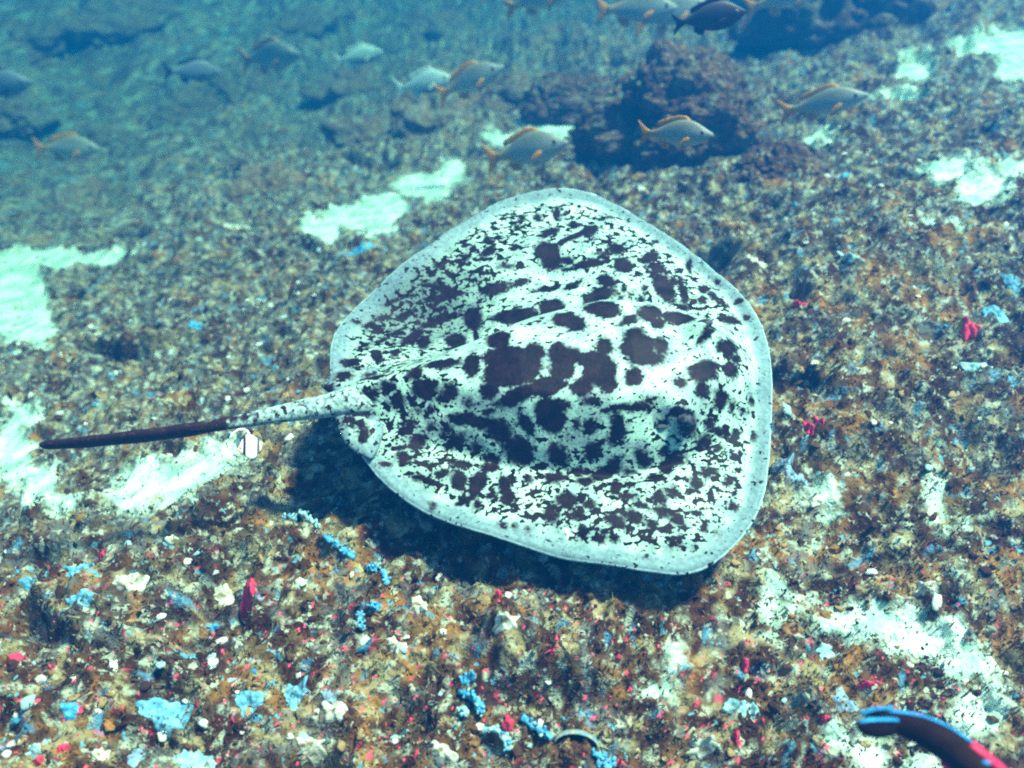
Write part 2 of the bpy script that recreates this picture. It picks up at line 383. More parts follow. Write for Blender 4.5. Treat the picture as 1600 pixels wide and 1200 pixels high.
o_ = np.argsort(ang); ang, rad = ang[o_], rad[o_]
NT_, NS = 960, 150
th = np.linspace(-math.pi, math.pi, NT_, endpoint=False)
Rt = np.interp(th, ang, rad, period=2 * math.pi)
ker = np.hanning(15); ker /= ker.sum(); Rt = np.convolve(np.r_[Rt[-7:], Rt, Rt[:7]], ker, 'valid')
Rt = Rt * (1 + .0022 * vnoise2(th * 14, th * 0, 4) + .0012 * vnoise2(th * 40, th * 0, 5))
s_ = np.linspace(0.0, 1, NS) ** .8; s_[0] = .004
S, TH = np.meshgrid(s_, th, indexing='ij')
U, V = S * Rt * np.cos(TH), S * Rt * np.sin(TH)
EDGE = (1 - S) * Rt
# true distance to outline (coarse)
ex, ey = Rt * np.cos(th), Rt * np.sin(th)
ED = np.full(U.shape, 9.)
for i in range(0, NT_, 6):
    k = (i + 6) % NT_; ax_, ay_ = ex[i], ey[i]; bx_, by_ = ex[k] - ax_, ey[k] - ay_
    tq_ = np.clip(((U - ax_) * bx_ + (V - ay_) * by_) / (bx_ * bx_ + by_ * by_), 0, 1)
    ED = np.minimum(ED, np.hypot(U - ax_ - tq_ * bx_, V - ay_ - tq_ * by_))
top = relief(U, V) - .005 * np.exp(-ED / .006) + .003 * np.exp(-((ED - .012) / .010) ** 2) - .006 * np.exp(-((ED - .05) / .02) ** 2) + .010 * np.sin(TH * 9 + 1) * np.exp(-ED / .08) * sstep(.9, .2, np.cos(TH))
EYES = [to_local(1098, 522), to_local(1066, 662)]
for (eu, ev) in EYES:
    top = top + .040 * np.exp(-(((U - eu) / .050) ** 2 + ((V - ev) / .033) ** 2)) - .020 * np.exp(-(((U - eu + .065) / .03) ** 2 + ((V - ev) / .028) ** 2))
bot = relief(U, V) * .15 - .030 - .03 * (1 - S ** 2)
bot = np.minimum(bot, top - .004); w1 = sstep(.85, 1., S); bot = bot * (1 - w1) + (top - .004) * w1
sel = np.r_[0:NS - 20:10, NS - 20:NS:2]; 
if sel[-1] != NS - 1: sel = np.r_[sel, NS - 1]
V1 = np.stack([U, V, top], -1).reshape(-1, 3); V2 = np.stack([U[sel], V[sel], bot[sel]], -1).reshape(-1, 3)
F1 = grid_faces(NS, NT_, True); F2 = grid_faces(len(sel), NT_, True)[:, ::-1] + len(V1)
j = np.arange(NT_); e1 = (NS - 1) * NT_ + j; e1b = (NS - 1) * NT_ + (j + 1) % NT_
e2 = len(V1) + (len(sel) - 1) * NT_ + j; e2b = len(V1) + (len(sel) - 1) * NT_ + (j + 1) % NT_
F3 = np.stack([e1, e1b, e2b, e2], -1)

# dark blotches as read from the photograph: (px, py, rx, ry, tilt)
BL = [(805,492,38,15,0),(812,506,15,12,0),(740,500,15,16,0),(775,452,25,9,-10),(712,532,17,16,0),(745,530,13,12,0),(780,530,20,15,0),(792,557,42,20,0),(835,550,16,20,0),
(740,563,12,15,0),(690,568,30,8,-8),(872,555,14,24,0),(855,392,21,18,0),(862,410,17,11,0),(860,363,14,7,-20),(765,377,10,6,20),(762,395,12,5,-10),(740,387,5,5,0),(727,402,6,7,0),
(687,415,8,5,0),(792,416,10,4,0),(815,440,10,6,-10),(870,335,5,9,0),(840,340,7,6,30),(817,340,5,4,0),(807,355,6,5,0),(692,452,22,7,15),(692,465,32,5,-12),(665,446,15,3,0),
(600,495,12,4,-15),(577,506,9,6,-15),(557,500,7,3,0),(547,567,14,8,-5),(590,558,8,10,0),(617,552,6,6,0),(645,527,22,8,-35),(675,505,25,5,-25),(661,535,11,15,30),(700,495,22,5,-20),(635,490,14,5,-40),(620,520,10,5,-20),(570,540,10,4,-10),(600,530,9,4,-20),(610,470,12,4,-20),(640,462,12,4,-5),
(885,407,12,5,0),(922,360,15,9,-15),(895,370,25,5,-22),(897,352,10,5,0),(962,388,15,9,10),(946,396,12,3,0),(922,412,25,7,-8),(890,421,12,3,0),(972,415,16,11,10),(1015,402,15,8,-18),(1028,418,15,9,25),
(947,440,15,10,20),(942,456,22,13,0),(940,481,30,15,8),(922,466,15,10,0),(895,445,18,4,-25),(855,452,20,4,-10),(862,480,20,13,0),(887,500,25,12,0),(902,508,15,10,0),
(1037,450,13,27,-32),(1065,450,4,20,-8),(1070,462,6,14,0),(1051,440,7,7,0),(1100,452,9,6,20),(1112,460,10,5,30),(1095,468,8,5,0),(1077,415,5,10,0),(990,477,12,7,40),(982,500,17,7,-18),(1015,488,20,14,0),(1060,496,28,11,12),(1028,505,12,10,0),(1070,480,6,6,0),
(998,540,28,26,0),(1032,540,12,15,0),(1015,560,22,13,0),(990,520,16,9,0),(885,557,24,17,0),(945,542,14,18,0),(928,562,30,14,0),(1100,532,14,5,-25),(1108,520,8,5,0),(1102,574,25,12,0),(1142,500,17,6,10),(1140,545,12,17,0),(1125,543,6,9,0),(1167,495,5,4,0),(1150,560,7,9,0),
(975,451,4,4,0),(1000,467,5,5,0),(987,459,3,3,0),(1007,451,3,3,0),(970,466,2.5,2.5,0),(1022,377,6,4,0),(952,338,4,3,0),(1155,470,6,4,20),(1130,475,9,4,30),(1120,440,7,4,30),
(537,590,11,7,-10),(512,620,11,17,15),(579,617,11,10,0),(605,602,11,10,0),(621,627,11,13,0),(585,590,15,5,-12),(533,624,6,3,0),(650,582,15,9,-20),(665,607,21,19,0),(702,612,13,17,0),(692,625,10,8,0),
(737,572,13,19,0),(765,610,17,15,0),(800,577,48,28,-5),(780,592,28,14,0),(812,615,40,19,-18),(787,637,16,13,0),(855,602,30,17,-8),(855,665,19,18,0),(868,645,20,22,0),(822,680,15,8,28),(672,641,7,5,0),(652,643,5,3,0),(746,635,5,4,0),(765,654,7,5,0),(733,627,5,4,0),(737,636,4,3,0),
(565,647,20,5,0),(545,660,9,7,0),(526,661,5,5,0),(562,670,7,7,0),(568,682,7,9,20),(642,665,10,6,-20),(672,667,6,7,0),(655,690,12,10,0),(725,657,22,10,12),(750,667,22,8,25),(700,673,10,7,0),(712,690,17,9,-20),(780,682,22,12,22),(812,705,26,19,20),(745,697,8,6,0),
(630,700,9,5,0),(632,716,11,8,0),(602,726,9,4,-10),(720,725,17,8,10),(767,715,12,8,0),(767,730,15,8,0),(692,740,11,7,-15),(655,746,12,4,8),(717,750,11,18,0),(747,755,12,22,25),(725,782,17,5,-20),(790,765,9,25,-15),(767,775,9,6,0),(792,782,10,10,0),(825,747,5,5,0),(865,747,14,9,0),(862,800,11,13,0),(747,790,5,8,0),(677,787,4,4,0),(785,822,6,4,0),(804,822,4,4,0),(825,825,3,3,0),
(878,577,20,19,0),(936,580,28,25,0),(852,604,26,18,0),(910,604,19,16,0),(951,600,14,14,0),(865,674,21,13,0),(925,627,12,12,0),(990,588,15,14,0),(1006,563,20,8,0),(945,652,15,8,-40),(968,639,26,13,0),(998,639,18,14,-15),(1015,624,10,8,0),(962,688,13,17,0),(956,702,9,7,0),(922,682,11,10,0),(898,680,5,5,0),(885,690,4,4,0),
(872,715,16,12,15),(925,712,14,10,0),(957,729,15,13,-30),(939,744,20,7,-20),(913,752,14,7,0),(962,761,10,11,0),(869,747,15,9,0),(904,735,14,5,0),(887,782,17,12,15),(904,802,10,8,0),(922,790,9,7,0),(960,814,16,12,20),(992,809,15,10,35),(1018,820,8,7,0),(983,827,7,7,0),(940,842,7,6,0),(910,831,6,11,0),(960,841,7,6,0),(945,830,6,5,0),
(1063,598,9,13,0),(1100,582,24,14,0),(1097,609,11,14,0),(1140,577,13,13,0),(1126,625,11,15,0),(1143,637,5,9,0),(1163,640,7,4,0),(1175,625,5,8,0),(1059,660,17,7,0),(1072,676,13,11,0),(1032,669,8,5,0),(1108,663,11,10,0),(1102,691,14,9,-30),(1123,674,8,7,0),(1123,700,7,5,0),(1149,679,7,11,20),(1177,680,4,7,0),
(1003,719,13,11,0),(1056,719,17,9,0),(1041,732,10,9,0),(1037,707,7,7,0),(1025,745,14,5,0),(1050,767,11,7,20),(1088,755,9,11,-25),(1107,738,11,8,0),(1030,777,12,11,0),(1035,798,11,8,20),(1058,811,13,8,40),(1086,802,8,4,10),(1062,840,3,9,0),(1050,850,4,3,0),(1089,855,3,5,0),(1100,825,3,3,0),(1120,830,3,3,0),(1012,868,4,3,0),(1146,790,7,6,0),(1138,752,6,5,0),(980,775,12,5,0),(1005,790,10,5,20),(985,738,7,4,0)]
blot = np.full(U.shape, -.05)
for (px, py, rx, ry, tl) in BL:
    c, s = math.cos(R(tl)), math.sin(R(tl)); rx, ry = rx * .95, ry * .95
    q0 = np.array(to_local(px, py)); q1 = np.array(to_local(px + rx * c, py + rx * s)); q2 = np.array(to_local(px - ry * s, py + ry * c))
    a1, a2 = q1 - q0, q2 - q0
    for vv_, rr_ in ((a1, rx), (a2, ry)):
        ln = np.linalg.norm(vv_); mxl = 1.75 * rr_ * DR / FPX
        if ln > mxl: vv_ *= mxl / ln
    Mx = np.stack([a1, a2], 1)
    if abs(np.linalg.det(Mx)) < 1e-7: continue
    Mi = np.linalg.inv(Mx); rr = math.sqrt(abs(np.linalg.det(Mx)))
    du, dv = U - q0[0], V - q0[1]
    blot = np.maximum(blot, (1 - np.hypot(Mi[0, 0] * du + Mi[0, 1] * dv, Mi[1, 0] * du + Mi[1, 1] * dv)) * rr)
blot = np.clip(blot - .0005, -.05, .04)
spk = sstep(.035, .085, ED) * (.55 + .45 * sstep(.33, .15, ED))
spk = spk * (1 - .55 * sstep(.25, .1, np.abs(V)) * sstep(-.1, .1, U + .3))
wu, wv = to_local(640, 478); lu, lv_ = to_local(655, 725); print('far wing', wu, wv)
wing_grey_shade = .95 * np.exp(-((U - wu) / .26) ** 2 - ((V - wv) / .24) ** 2) + .4 * np.exp(-((U - lu) / .14) ** 2 - ((V - lv_) / .10) ** 2)
# hind wing grey: dense-specked skin plus shade of its droop put into the colour
def ray_material(name='stingray_skin'):
    s = NT(name); p = s.pos()
    bl, ed, sp = s.attr('blotch'), s.attr('edge'), s.attr('speck')
    n1 = s.noise(34, 3, .55, p, 2.); n2 = s.noise(110, 2, .5, p, 5.)
    d = s.math('ADD', bl, s.math('ADD', s.math('MULTIPLY', s.math('SUBTRACT', n1, .5), .030), s.math('MULTIPLY', s.math('SUBTRACT', n2, .5), .022)))
    sw = s.ramp(s.noise(24, 4, .6, p, 77.), .42, .64, .0012, .012)
    dark = s.ramp(d, s.math('SUBTRACT', -.0035, sw), s.math('MULTIPLY', sw, .6))
    halo = s.ramp(d, -.020, .0, 0., .55)
    st = s.n('ShaderNodeMapping'); st.inputs['Scale'].default_value = (.78, 1, 1); s.l(p, st.inputs[0])
    f1 = s.noise(60, 1.2, .5, st.outputs[0], 12.); f2 = s.noise(112, 1, .5, p, 19.); f3 = s.noise(20, 3, .5, p, 44.)
    k = s.math('MULTIPLY', s.math('ADD', sp, s.math('MULTIPLY', s.attr('grey'), .35)), .16)
    sm = s.ramp(s.math('ADD', s.math('ADD', f1, k), s.math('MULTIPLY', s.math('SUBTRACT', f3, .5), .22)), .682, .702)
    sm2 = s.ramp(s.math('ADD', f2, s.math('MULTIPLY', sp, .10)), .69, .71)
    gcl = s.ramp(s.noise(15, 5, .6, p, 31.), .44, .66, 0., .8)
    base = s.mix(gcl, (.40, .66, .50), (.17, .26, .26))
    base = s.mix(s.ramp(s.noise(26, 3, .6, p, 61.), .62, .72, 0., .7), base, (.86, .93, .82))
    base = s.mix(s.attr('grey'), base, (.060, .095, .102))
    rim = s.ramp(s.math('ADD', ed, s.math('MULTIPLY', s.math('SUBTRACT', s.noise(30, 4, .6, p, 3.), .5), .05)), .030, .062, 1., 0.)
    base = s.mix(s.math('MULTIPLY', rim, .93), base, s.mix(s.ramp(s.noise(90, 4, .6, p, 8.), .35, .65), (.10, .17, .19), (.16, .26, .28)))
    base = s.mix(s.ramp(ed, .002, .005, .8, 0.), base, (.45, .66, .64))
    c = s.mix(halo, base, (.12, .15, .17))
    DK = s.mix(s.ramp(s.noise(34, 5, .65, p, 15.), .4, .7), (.005, .001, .002), (.018, .006, .009))
    c = s.mix(s.math('MAXIMUM', s.math('MAXIMUM', dark, sm), sm2), c, DK)
    s.color(c); s.b.inputs['Roughness'].default_value = .6; s.b.inputs['Specular IOR Level'].default_value = .12
    s.bump(s.math('ADD', n2, s.math('MULTIPLY', n1, .5)), .25, .004)
    return s.m
M_RAY = ray_material()
M_BELLY = lump_material('stingray_belly', (.55, .62, .58), (.7, .75, .7), 20)
ray = empty('stingray', tuple(P0))
ray.matrix_world = Matrix(((ux[0], uy[0], nz[0], P0[0]), (ux[1], uy[1], nz[1], P0[1]), (ux[2], uy[2], nz[2], P0[2]), (0, 0, 0, 1)))
tag(ray, 'large pale stingray covered in black blotches gliding over the reef', 'stingray')
me = mesh_data('body', np.r_[V1, V2], np.r_[F1, F2, F3], M_RAY)
n2_ = len(V2); fattr(me, 'blotch', np.r_[blot.ravel(), np.full(n2_, -.05)]); fattr(me, 'edge', np.r_[ED.ravel(), np.full(n2_, .02)])
fattr(me, 'speck', np.r_[spk.ravel(), np.zeros(n2_)]); fattr(me, 'grey', np.r_[(np.clip(wing_grey_shade, 0, .8)).ravel(), np.zeros(n2_)])
body = link('body', me, ray)

def local_at(px, py, off):                                  # photograph position at a height above the disc plane -> ray space
    q = plane_hit(px, py, P0 + nz * off, nz); return np.array([np.dot(q - P0, ux), np.dot(q - P0, uy), off])
def tube(path, ry, rz, n=16):
    path = np.asarray(path); ring = np.linspace(0, 2 * math.pi, n, endpoint=False); tg = np.gradient(path, axis=0)
    V_ = []
    for p_, t_, a_, b_ in zip(path, tg, ry, rz):
        t_ = t_ / np.linalg.norm(t_); sd_ = np.cross([0, 0, 1], t_); sd_ /= np.linalg.norm(sd_); up = np.cross(t_, sd_)
        V_ += [p_ + sd_ * a_ * math.cos(q) + up * b_ * math.sin(q) for q in ring]
    V_ = np.array(V_ + [path[0], path[-1]]); f = [list(q) for q in grid_faces(len(path), n, True)]
    m = len(path) * n
    f += [[(q + 1) % n, q, m] for q in range(n)] + [[(len(path) - 1) * n + q, (len(path) - 1) * n + (q + 1) % n, m + 1] for q in range(n)]
    return V_, f
TP = [(720, 602, -.06), (620, 616, .0), (560, 624, .018), (505, 635, .020), (440, 646, .020), (380, 657, .012), (330, 666, .0), (260, 677, -.015), (180, 686, -.03), (110, 693, -.045), (62, 696, -.05)]
tp = np.array([local_at(*q) for q in TP]); tt = np.linspace(0, 1, len(tp)); t2 = np.linspace(0, 1, 90)
tp = np.stack([np.interp(t2, tt, tp[:, i]) for i in range(3)], -1)
for i in range(3): tp[3:-3, i] = np.convolve(tp[:, i], np.ones(7) / 7, 'valid')
ryt = np.interp(t2, [0, .18, .27, .40, .52, .6, .72, .9, .985, 1], [.08, .050, .036, .026, .019, .016, .015, .012, .010, .003])
rzt = np.interp(t2, [0, .18, .27, .40, .52, .60, .66, .77, .9, .985, 1], [.03, .034, .032, .022, .015, .019, .024, .024, .021, .016, .006])
rzt = rzt * (1 + .06 * np.sin(t2 * 60))
def tail_material():
    s = NT('stingray_tail_skin'); p = s.pos(); t = s.attr('along'); n1 = s.noise(48, 3, .55, p, 3.); n2 = s.noise(90, 3, .6, p, 9.)
    sp = s.ramp(n1, .575, .60)
    c = s.mix(s.ramp(n2, .4, .65), (.36, .52, .45), (.12, .18, .19)); c = s.mix(sp, c, (.02, .01, .014))
    dk = s.ramp(s.math('ADD', t, s.math('MULTIPLY', s.math('SUBTRACT', n1, .5), .6)), .42, .54)
    c = s.mix(dk, c, s.mix(s.ramp(n2, .5, .7), (.018, .006, .008), (.06, .025, .03))); s.color(c); s.b.inputs['Roughness'].default_value = .6
    s.bump(n2, .3, .004); return s.m
v, f = tube(tp, ryt, rzt); me = mesh_data('tail', v, f, tail_material()); fattr(me, 'along', np.r_[np.repeat(t2, 16), 0., 1.])
tag(link('tail', me, ray), 'long tail, spotted at its base and black towards the cut end')
# pelvic fins beside the tail root
for (pts, off) in (([(520, 640), (526, 668), (540, 694), (558, 708), (580, 718), (592, 700), (600, 672), (596, 650), (570, 636)], .012),
                   ([(500, 602), (512, 588), (530, 578), (556, 574), (590, 572), (600, 590), (580, 606), (545, 612), (515, 614)], .018)):
    q = np.array([local_at(px, py, off) for px, py in pts]); c = q.mean(0); rings = [c + np.array([0, 0, .012])]
    NV = 72; ii = np.linspace(0, len(q), NV, endpoint=False); qq = np.stack([np.interp(ii, np.arange(len(q) + 1), np.r_[q[:, k], q[:1, k]]) for k in range(3)], -1)
    for _ in range(3): qq = (np.roll(qq, 1, 0) + 2 * qq + np.roll(qq, -1, 0)) / 4
    VV, lv = [], [(.02, .012), (.25, .012), (.5, .010), (.75, .006), (.92, .002), (1., -.004), (.9, -.010), (.5, -.012), (.02, -.012)]
    for (sc, dz) in lv: VV.append(c + (qq - c) * sc + np.array([0, 0, dz]))
    me = mesh_data('pelvic_fin', np.concatenate(VV), grid_faces(len(lv), NV, True), M_RAY)
    uv = np.concatenate(VV); e = np.concatenate([np.full(NV, (1 - sc) * .08) for sc, _ in lv])
    bl = np.full(len(uv), -.05)
    for (px, py, rx, ry, tl) in BL:
        q0 = np.array(local_at(px, py, off)); rr = math.sqrt(rx * ry) * DR / FPX
        bl = np.maximum(bl, (1 - np.hypot((uv[:, 0] - q0[0]) / (rx * DR / FPX), (uv[:, 1] - q0[1]) / (ry * DR / FPX / .72))) * rr)
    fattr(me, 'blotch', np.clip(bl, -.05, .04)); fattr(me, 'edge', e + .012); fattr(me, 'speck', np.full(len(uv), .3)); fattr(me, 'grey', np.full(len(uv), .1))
    link('pelvic_fin', me, ray)
def eye_material():
    s = NT('stingray_eye'); s.color(s.mix(s.ramp(s.noise(70, 3), .4, .6), (.010, .006, .008), (.06, .07, .08))); s.b.inputs['Roughness'].default_value = .7; return s.m
M_REYE = eye_material()
for (eu, ev) in EYES:
    z = float(relief(np.array([eu]), np.array([ev]))[0]); sg = 1 if ev > 0 else -1
    o = mobj('eye', ICO3[0] * np.array([.026, .014, .013]), ICO3[1], M_REYE, ray); o.location = (eu + .004, ev + sg * .018, z + .022)
    o.rotation_euler = (-.5 * sg, 0, .2 * sg)
    o = mobj('spiracle', ICO3[0] * np.array([.028, .018, .006]), ICO3[1], M_REYE, ray); o.location = (eu - .062, ev, z - .010); o.rotation_euler = (0, -.3, .3 * sg)

# ------------------------------------------------------------------ fish
def fin(name, outline, thick, mat, parent, plane='xz', loc=(0, 0, 0), rot=(0, 0, 0)):
    """a thin fin with a rounded section, outline in its own plane"""
    o2 = np.array(outline, float); n = 56; d = np.r_[0, np.cumsum(np.hypot(*(np.roll(o2, -1, 0) - o2).T))]
    ii = np.linspace(0, d[-1], n, endpoint=False); oc = np.r_[o2, o2[:1]]
    q = np.stack([np.interp(ii, d, oc[:, k]) for k in range(2)], -1)
    q = (np.roll(q, 1, 0) + 2 * q + np.roll(q, -1, 0)) / 4
    c = q.mean(0); L = [(.0001, 1), (.5, .85), (.85, .5), (1, 0), (.85, -.5), (.5, -.85), (.0001, -1)]
    V_ = np.concatenate([np.stack([(c + (q - c) * s)[:, 0], np.full(n, h * thick / 2) * (1 + .25 * np.sin(np.arange(n) * 1.6)), (c + (q - c) * s)[:, 1]], -1) for s, h in L])
    ob = mobj(name, V_, grid_faces(len(L), n, True)[:, ::-1], mat, parent); ob.location = loc; ob.rotation_euler = rot
    return ob
def fish_skin(name, back, side, belly, yellow=None, scale=1.):
    s = NT(name); p = s.pos(); z = s.n('ShaderNodeSeparateXYZ'); s.l(p, z.inputs[0])
    n = s.noise(14, 4, .6, p)
    h = s.math('ADD', z.outputs[2], s.math('MULTIPLY', s.math('SUBTRACT', n, .5), .08))
    c = s.mix(s.ramp(h, -.10, -.02), belly, side); c = s.mix(s.ramp(h, .02, .11), c, back)
    if yellow: c = s.mix(s.math('MULTIPLY', s.ramp(z.outputs[0], -.1, -.34), .75), c, yellow)
    c = s.mix(s.ramp(s.noise(60, 2, .5, p, 3.), .52, .66, 0., .35), c, s.mix(.5, c, (.02, .02, .02)))
    s.color(c); s.b.inputs['Roughness'].default_value = .45; s.b.inputs['Specular IOR Level'].default_value = .35
    s.bump(s.noise(70, 3, .5, p), .2, .01); return s.m
def plain(name, c1, c2, scale=12, rough=.6):
    s = NT(name); s.color(s.mix(s.ramp(s.noise(scale, 4, .6), .35, .65), c1, c2)); s.b.inputs['Roughness'].default_value = rough; return s.m
ORANGE = (.72, .30, .03)
M_SNAP = fish_skin('silver_fish_skin', (.18, .19, .14), (.28, .31, .27), (.40, .43, .37), (.48, .28, .06))
M_PALE = fish_skin('pale_fish_skin', (.36, .48, .46), (.40, .52, .50), (.12, .14, .16))
M_DARK = fish_skin('dark_fish_skin', (.055, .045, .055), (.035, .022, .035), (.020, .012, .020)); M_GLOOM = fish_skin('grey_fish_skin', (.16, .18, .22), (.20, .23, .27), (.16, .18, .22))
M_FIN = plain('orange_fin', (.62, .27, .03), (.45, .18, .02)); M_DFIN = plain('dark_fin', (.03, .02, .03), (.015, .01, .018))
M_PFIN = plain('pale_fin', (.45, .55, .52), (.35, .45, .45)); M_EYE = plain('fish_eye', (.010, .010, .015), (.02, .02, .03), 20, .25)
M_IRIS = plain('fish_iris', (.35, .35, .30), (.25, .22, .18), 20, .4)
def fish_body(top, bot, wid, nr=34, nc=24, bend=0.):
    """unit fish, snout at x = .5, tail root at x = -.36, built of superelliptic rings"""
    t = np.linspace(0, 1, nr); x = .5 - .86 * t
    key = np.linspace(0, 1, len(top)); sm = lambda a: np.convolve(np.pad(np.interp(t, key, a), 2, mode='edge'), [.1, .2, .4, .2, .1], 'valid')
    T, B, W = sm(top), sm(bot), sm(wid); q = np.linspace(0, 2 * math.pi, nc, endpoint=False); V_ = []
    for i in range(nr):
        cz, hz = (T[i] + B[i]) / 2, max((T[i] - B[i]) / 2, .004)
        V_.append(np.stack([np.full(nc, x[i]), W[i] * np.cos(q), cz + hz * np.sin(q)], -1))
    V_ = np.concatenate(V_ + [np.array([[.506, 0, (T[0] + B[0]) / 2], [-.362, 0, (T[-1] + B[-1]) / 2]])])
    f = [list(a) for a in grid_faces(nr, nc, True)]; m = nr * nc
    f += [[(a + 1) % nc, a, m] for a in range(nc)] + [[(nr - 1) * nc + a, (nr - 1) * nc + (a + 1) % nc, m + 1] for a in range(nc)]
    return V_, f
SN = fish_body([.012, .060, .108, .142, .156, .154, .138, .112, .080, .048, .034], [-.012, -.056, -.092, -.116, -.128, -.128, -.116, -.090, -.058, -.036, -.030],
               [.010, .036, .054, .064, .068, .066, .058, .046, .032, .020, .010])
SG = fish_body([.012, .070, .130, .165, .180, .180, .168, .142, .10, .050, .026], [-.012, -.075, -.125, -.155, -.170, -.170, -.155, -.13, -.09, -.045, -.026],
               [.010, .032, .048, .058, .062, .060, .054, .044, .030, .018, .010])
PROTO = {}
def build_fish(kind):
    root = empty('fish')
    V_, f = SG if kind == 'dark' else SN
    skin, fm = {'snap': (M_SNAP, M_FIN), 'pale': (M_PALE, M_PFIN), 'dark': (M_DARK, M_DFIN), 'gloom': (M_GLOOM, M_DFIN)}[kind]
    mobj('body', V_, f, skin, root)
    fin('tail_fin', [(-.33, .03), (-.40, .060), (-.47, .115), (-.515, .150), (-.50, .08), (-.455, .0), (-.50, -.08), (-.515, -.145), (-.47, -.11), (-.40, -.055), (-.33, -.03)], .016, fm, root)
    k = 1.38 if kind == 'dark' else 1.17
    fin('dorsal_fin', [(.22, .118 * k), (.16, .160 * k), (.05, .168 * k), (-.06, .150 * k), (-.17, .130 * k), (-.255, .105 * k), (-.25, .060 * k), (-.12, .088 * k), (.05, .110 * k)], .012, fm, root)
    fin('anal_fin', [(-.07, -.09 * k), (-.10, -.135 * k), (-.17, -.130 * k), (-.235, -.095 * k), (-.22, -.05 * k), (-.12, -.07 * k)], .012, fm, root)
    for s in (1, -1):
        fin('pectoral_fin', [(.0, .0), (-.03, .025), (-.10, .020), (-.155, -.01), (-.11, -.03), (-.03, -.022)], .010, fm, root, loc=(.22, s * .060, -.030), rot=(.0, -.25, s * -.28))
        fin('pelvic_fin', [(.0, .0), (-.03, -.01), (-.10, -.045), (-.115, -.065), (-.06, -.050), (-.01, -.020)], .010, fm, root, loc=(.17, s * .022, -.085), rot=(s * .35, 0, 0))
        e = mobj('eye', ICO2[0] * np.array([.026, .010, .026]), ICO2[1], M_IRIS, root); e.location = (.375, s * .041, .030)
        pu = mobj('pupil', ICO2[0] * np.array([.016, .006, .016]), ICO2[1], M_EYE, e); pu.location = (0, s * .007, 0)
    return root
def copy_tree(o, parent=None):
    c = o.copy(); COL.objects.link(c); c.parent = parent
    for ch in o.children: copy_tree(ch, c)
    return c
def place(root, tail, head, roll=0., zs=1.):
    L = np.linalg.norm(head - tail); fx = Vector(head - tail).normalized(); up = Vector((0, 0, 1)); sy = up.cross(fx).normalized(); uz = fx.cross(sy)
    Mx = Matrix((fx, sy, uz)).transposed().to_4x4() @ Matrix.Rotation(roll, 4, 'X')
    root.matrix_world = Matrix.Translation(Vector((head + tail) / 2)) @ Mx @ Matrix.Diagonal((L, L, L * zs, 1))
FISH = [  # kind, tail px, head px, depth tail, depth head, label
 ('snap', (999, 209), (1114, 211), 3.75, 3.70, 'silvery fish with orange tail swimming right in front of the dark boulder', .15),
 ('snap', (1219, 176), (1356, 148), 4.0, 3.9, 'grey fish with a broad orange tail right of the dark boulder'),
 ('snap', (760, 250), (886, 222), 3.8, 3.75, 'greyish fish with orange forked tail just above the bright sand behind the stingray'),
 ('snap', (684, 150), (786, 104), 4.4, 4.3, 'pale fish with an orange tail angled upward in the blue water'),
 ('snap', (932, 16), (1058, 12), 4.3, 4.25, 'pale fish with a big orange tail at the top edge left of the dark fish'),
 ('snap', (990, 40), (1108, 4), 4.7, 4.6, 'grey-yellow fish half hidden behind the dark fish at the top'),
 ('snap', (1165, 16), (1290, -28), 4.5, 4.45, 'top edge fish showing only its yellow tail, right of the dark fish'),
 ('snap', (789, 14), (900, -18), 4.6, 4.5, 'fish at the top edge showing a yellow tail and pale belly, left of the others'),
 ('dark', (1052, 38), (1166, 18), 3.9, 3.85, 'dark purple-grey fish with forked tail hovering above the big boulder'),
 ('pale', (618, 140), (708, 122), 5.2, 5.1, 'pale blue-green fish fading into the blue, left of the upward-angled fish'),
 ('gloom', (256, 112), (346, 112), 5.8, 5.8, 'small dark fish silhouette alone in the upper left blue water'),
 ('gloom', (-60, 140), (50, 128), 5.0, 5.0, 'dark fish entering at the left edge near the top corner'),
 ('snap', (54, 232), (156, 232), 5.2, 5.2, 'hazy fish with a yellow tail at far left above the sand'),
 ('pale', (523, 96), (598, 80), 5.8, 5.7, 'faint pale oval fish deep in the blue at upper centre'),
 ('snap', (378, 96), (468, 84), 6.2, 6.1, 'barely visible bluish fish between the lone dark silhouette and the faint pale fish'),
]
for it in FISH:
    kind, tpx, hpx, d0, d1, lab = it[:6]
    if kind not in PROTO: r_ = PROTO[kind] = build_fish(kind)
    else: r_ = copy_tree(PROTO[kind])
    q_ = 1.0 if lab.startswith(('silvery', 'dark purple')) else 1.3
    gd = ground_hit((tpx[0] + hpx[0]) / 2, max((tpx[1] + hpx[1]) / 2, 0) + 20)[1]; q_ = min(q_, .86 * gd / d0)
    if hpx[0] < 720: q_ = min(.74 * gd, 9.5) / d0
    d1 = d1 * random.uniform(.97, 1.03)
    place(r_, at_depth(*tpx, d0 * q_), at_depth(*hpx, d1 * q_), R(random.uniform(-30, -10)), random.uniform(1.08, 1.35)); tag(r_, lab, 'fish', 'fish swimming in the water behind the stingray')

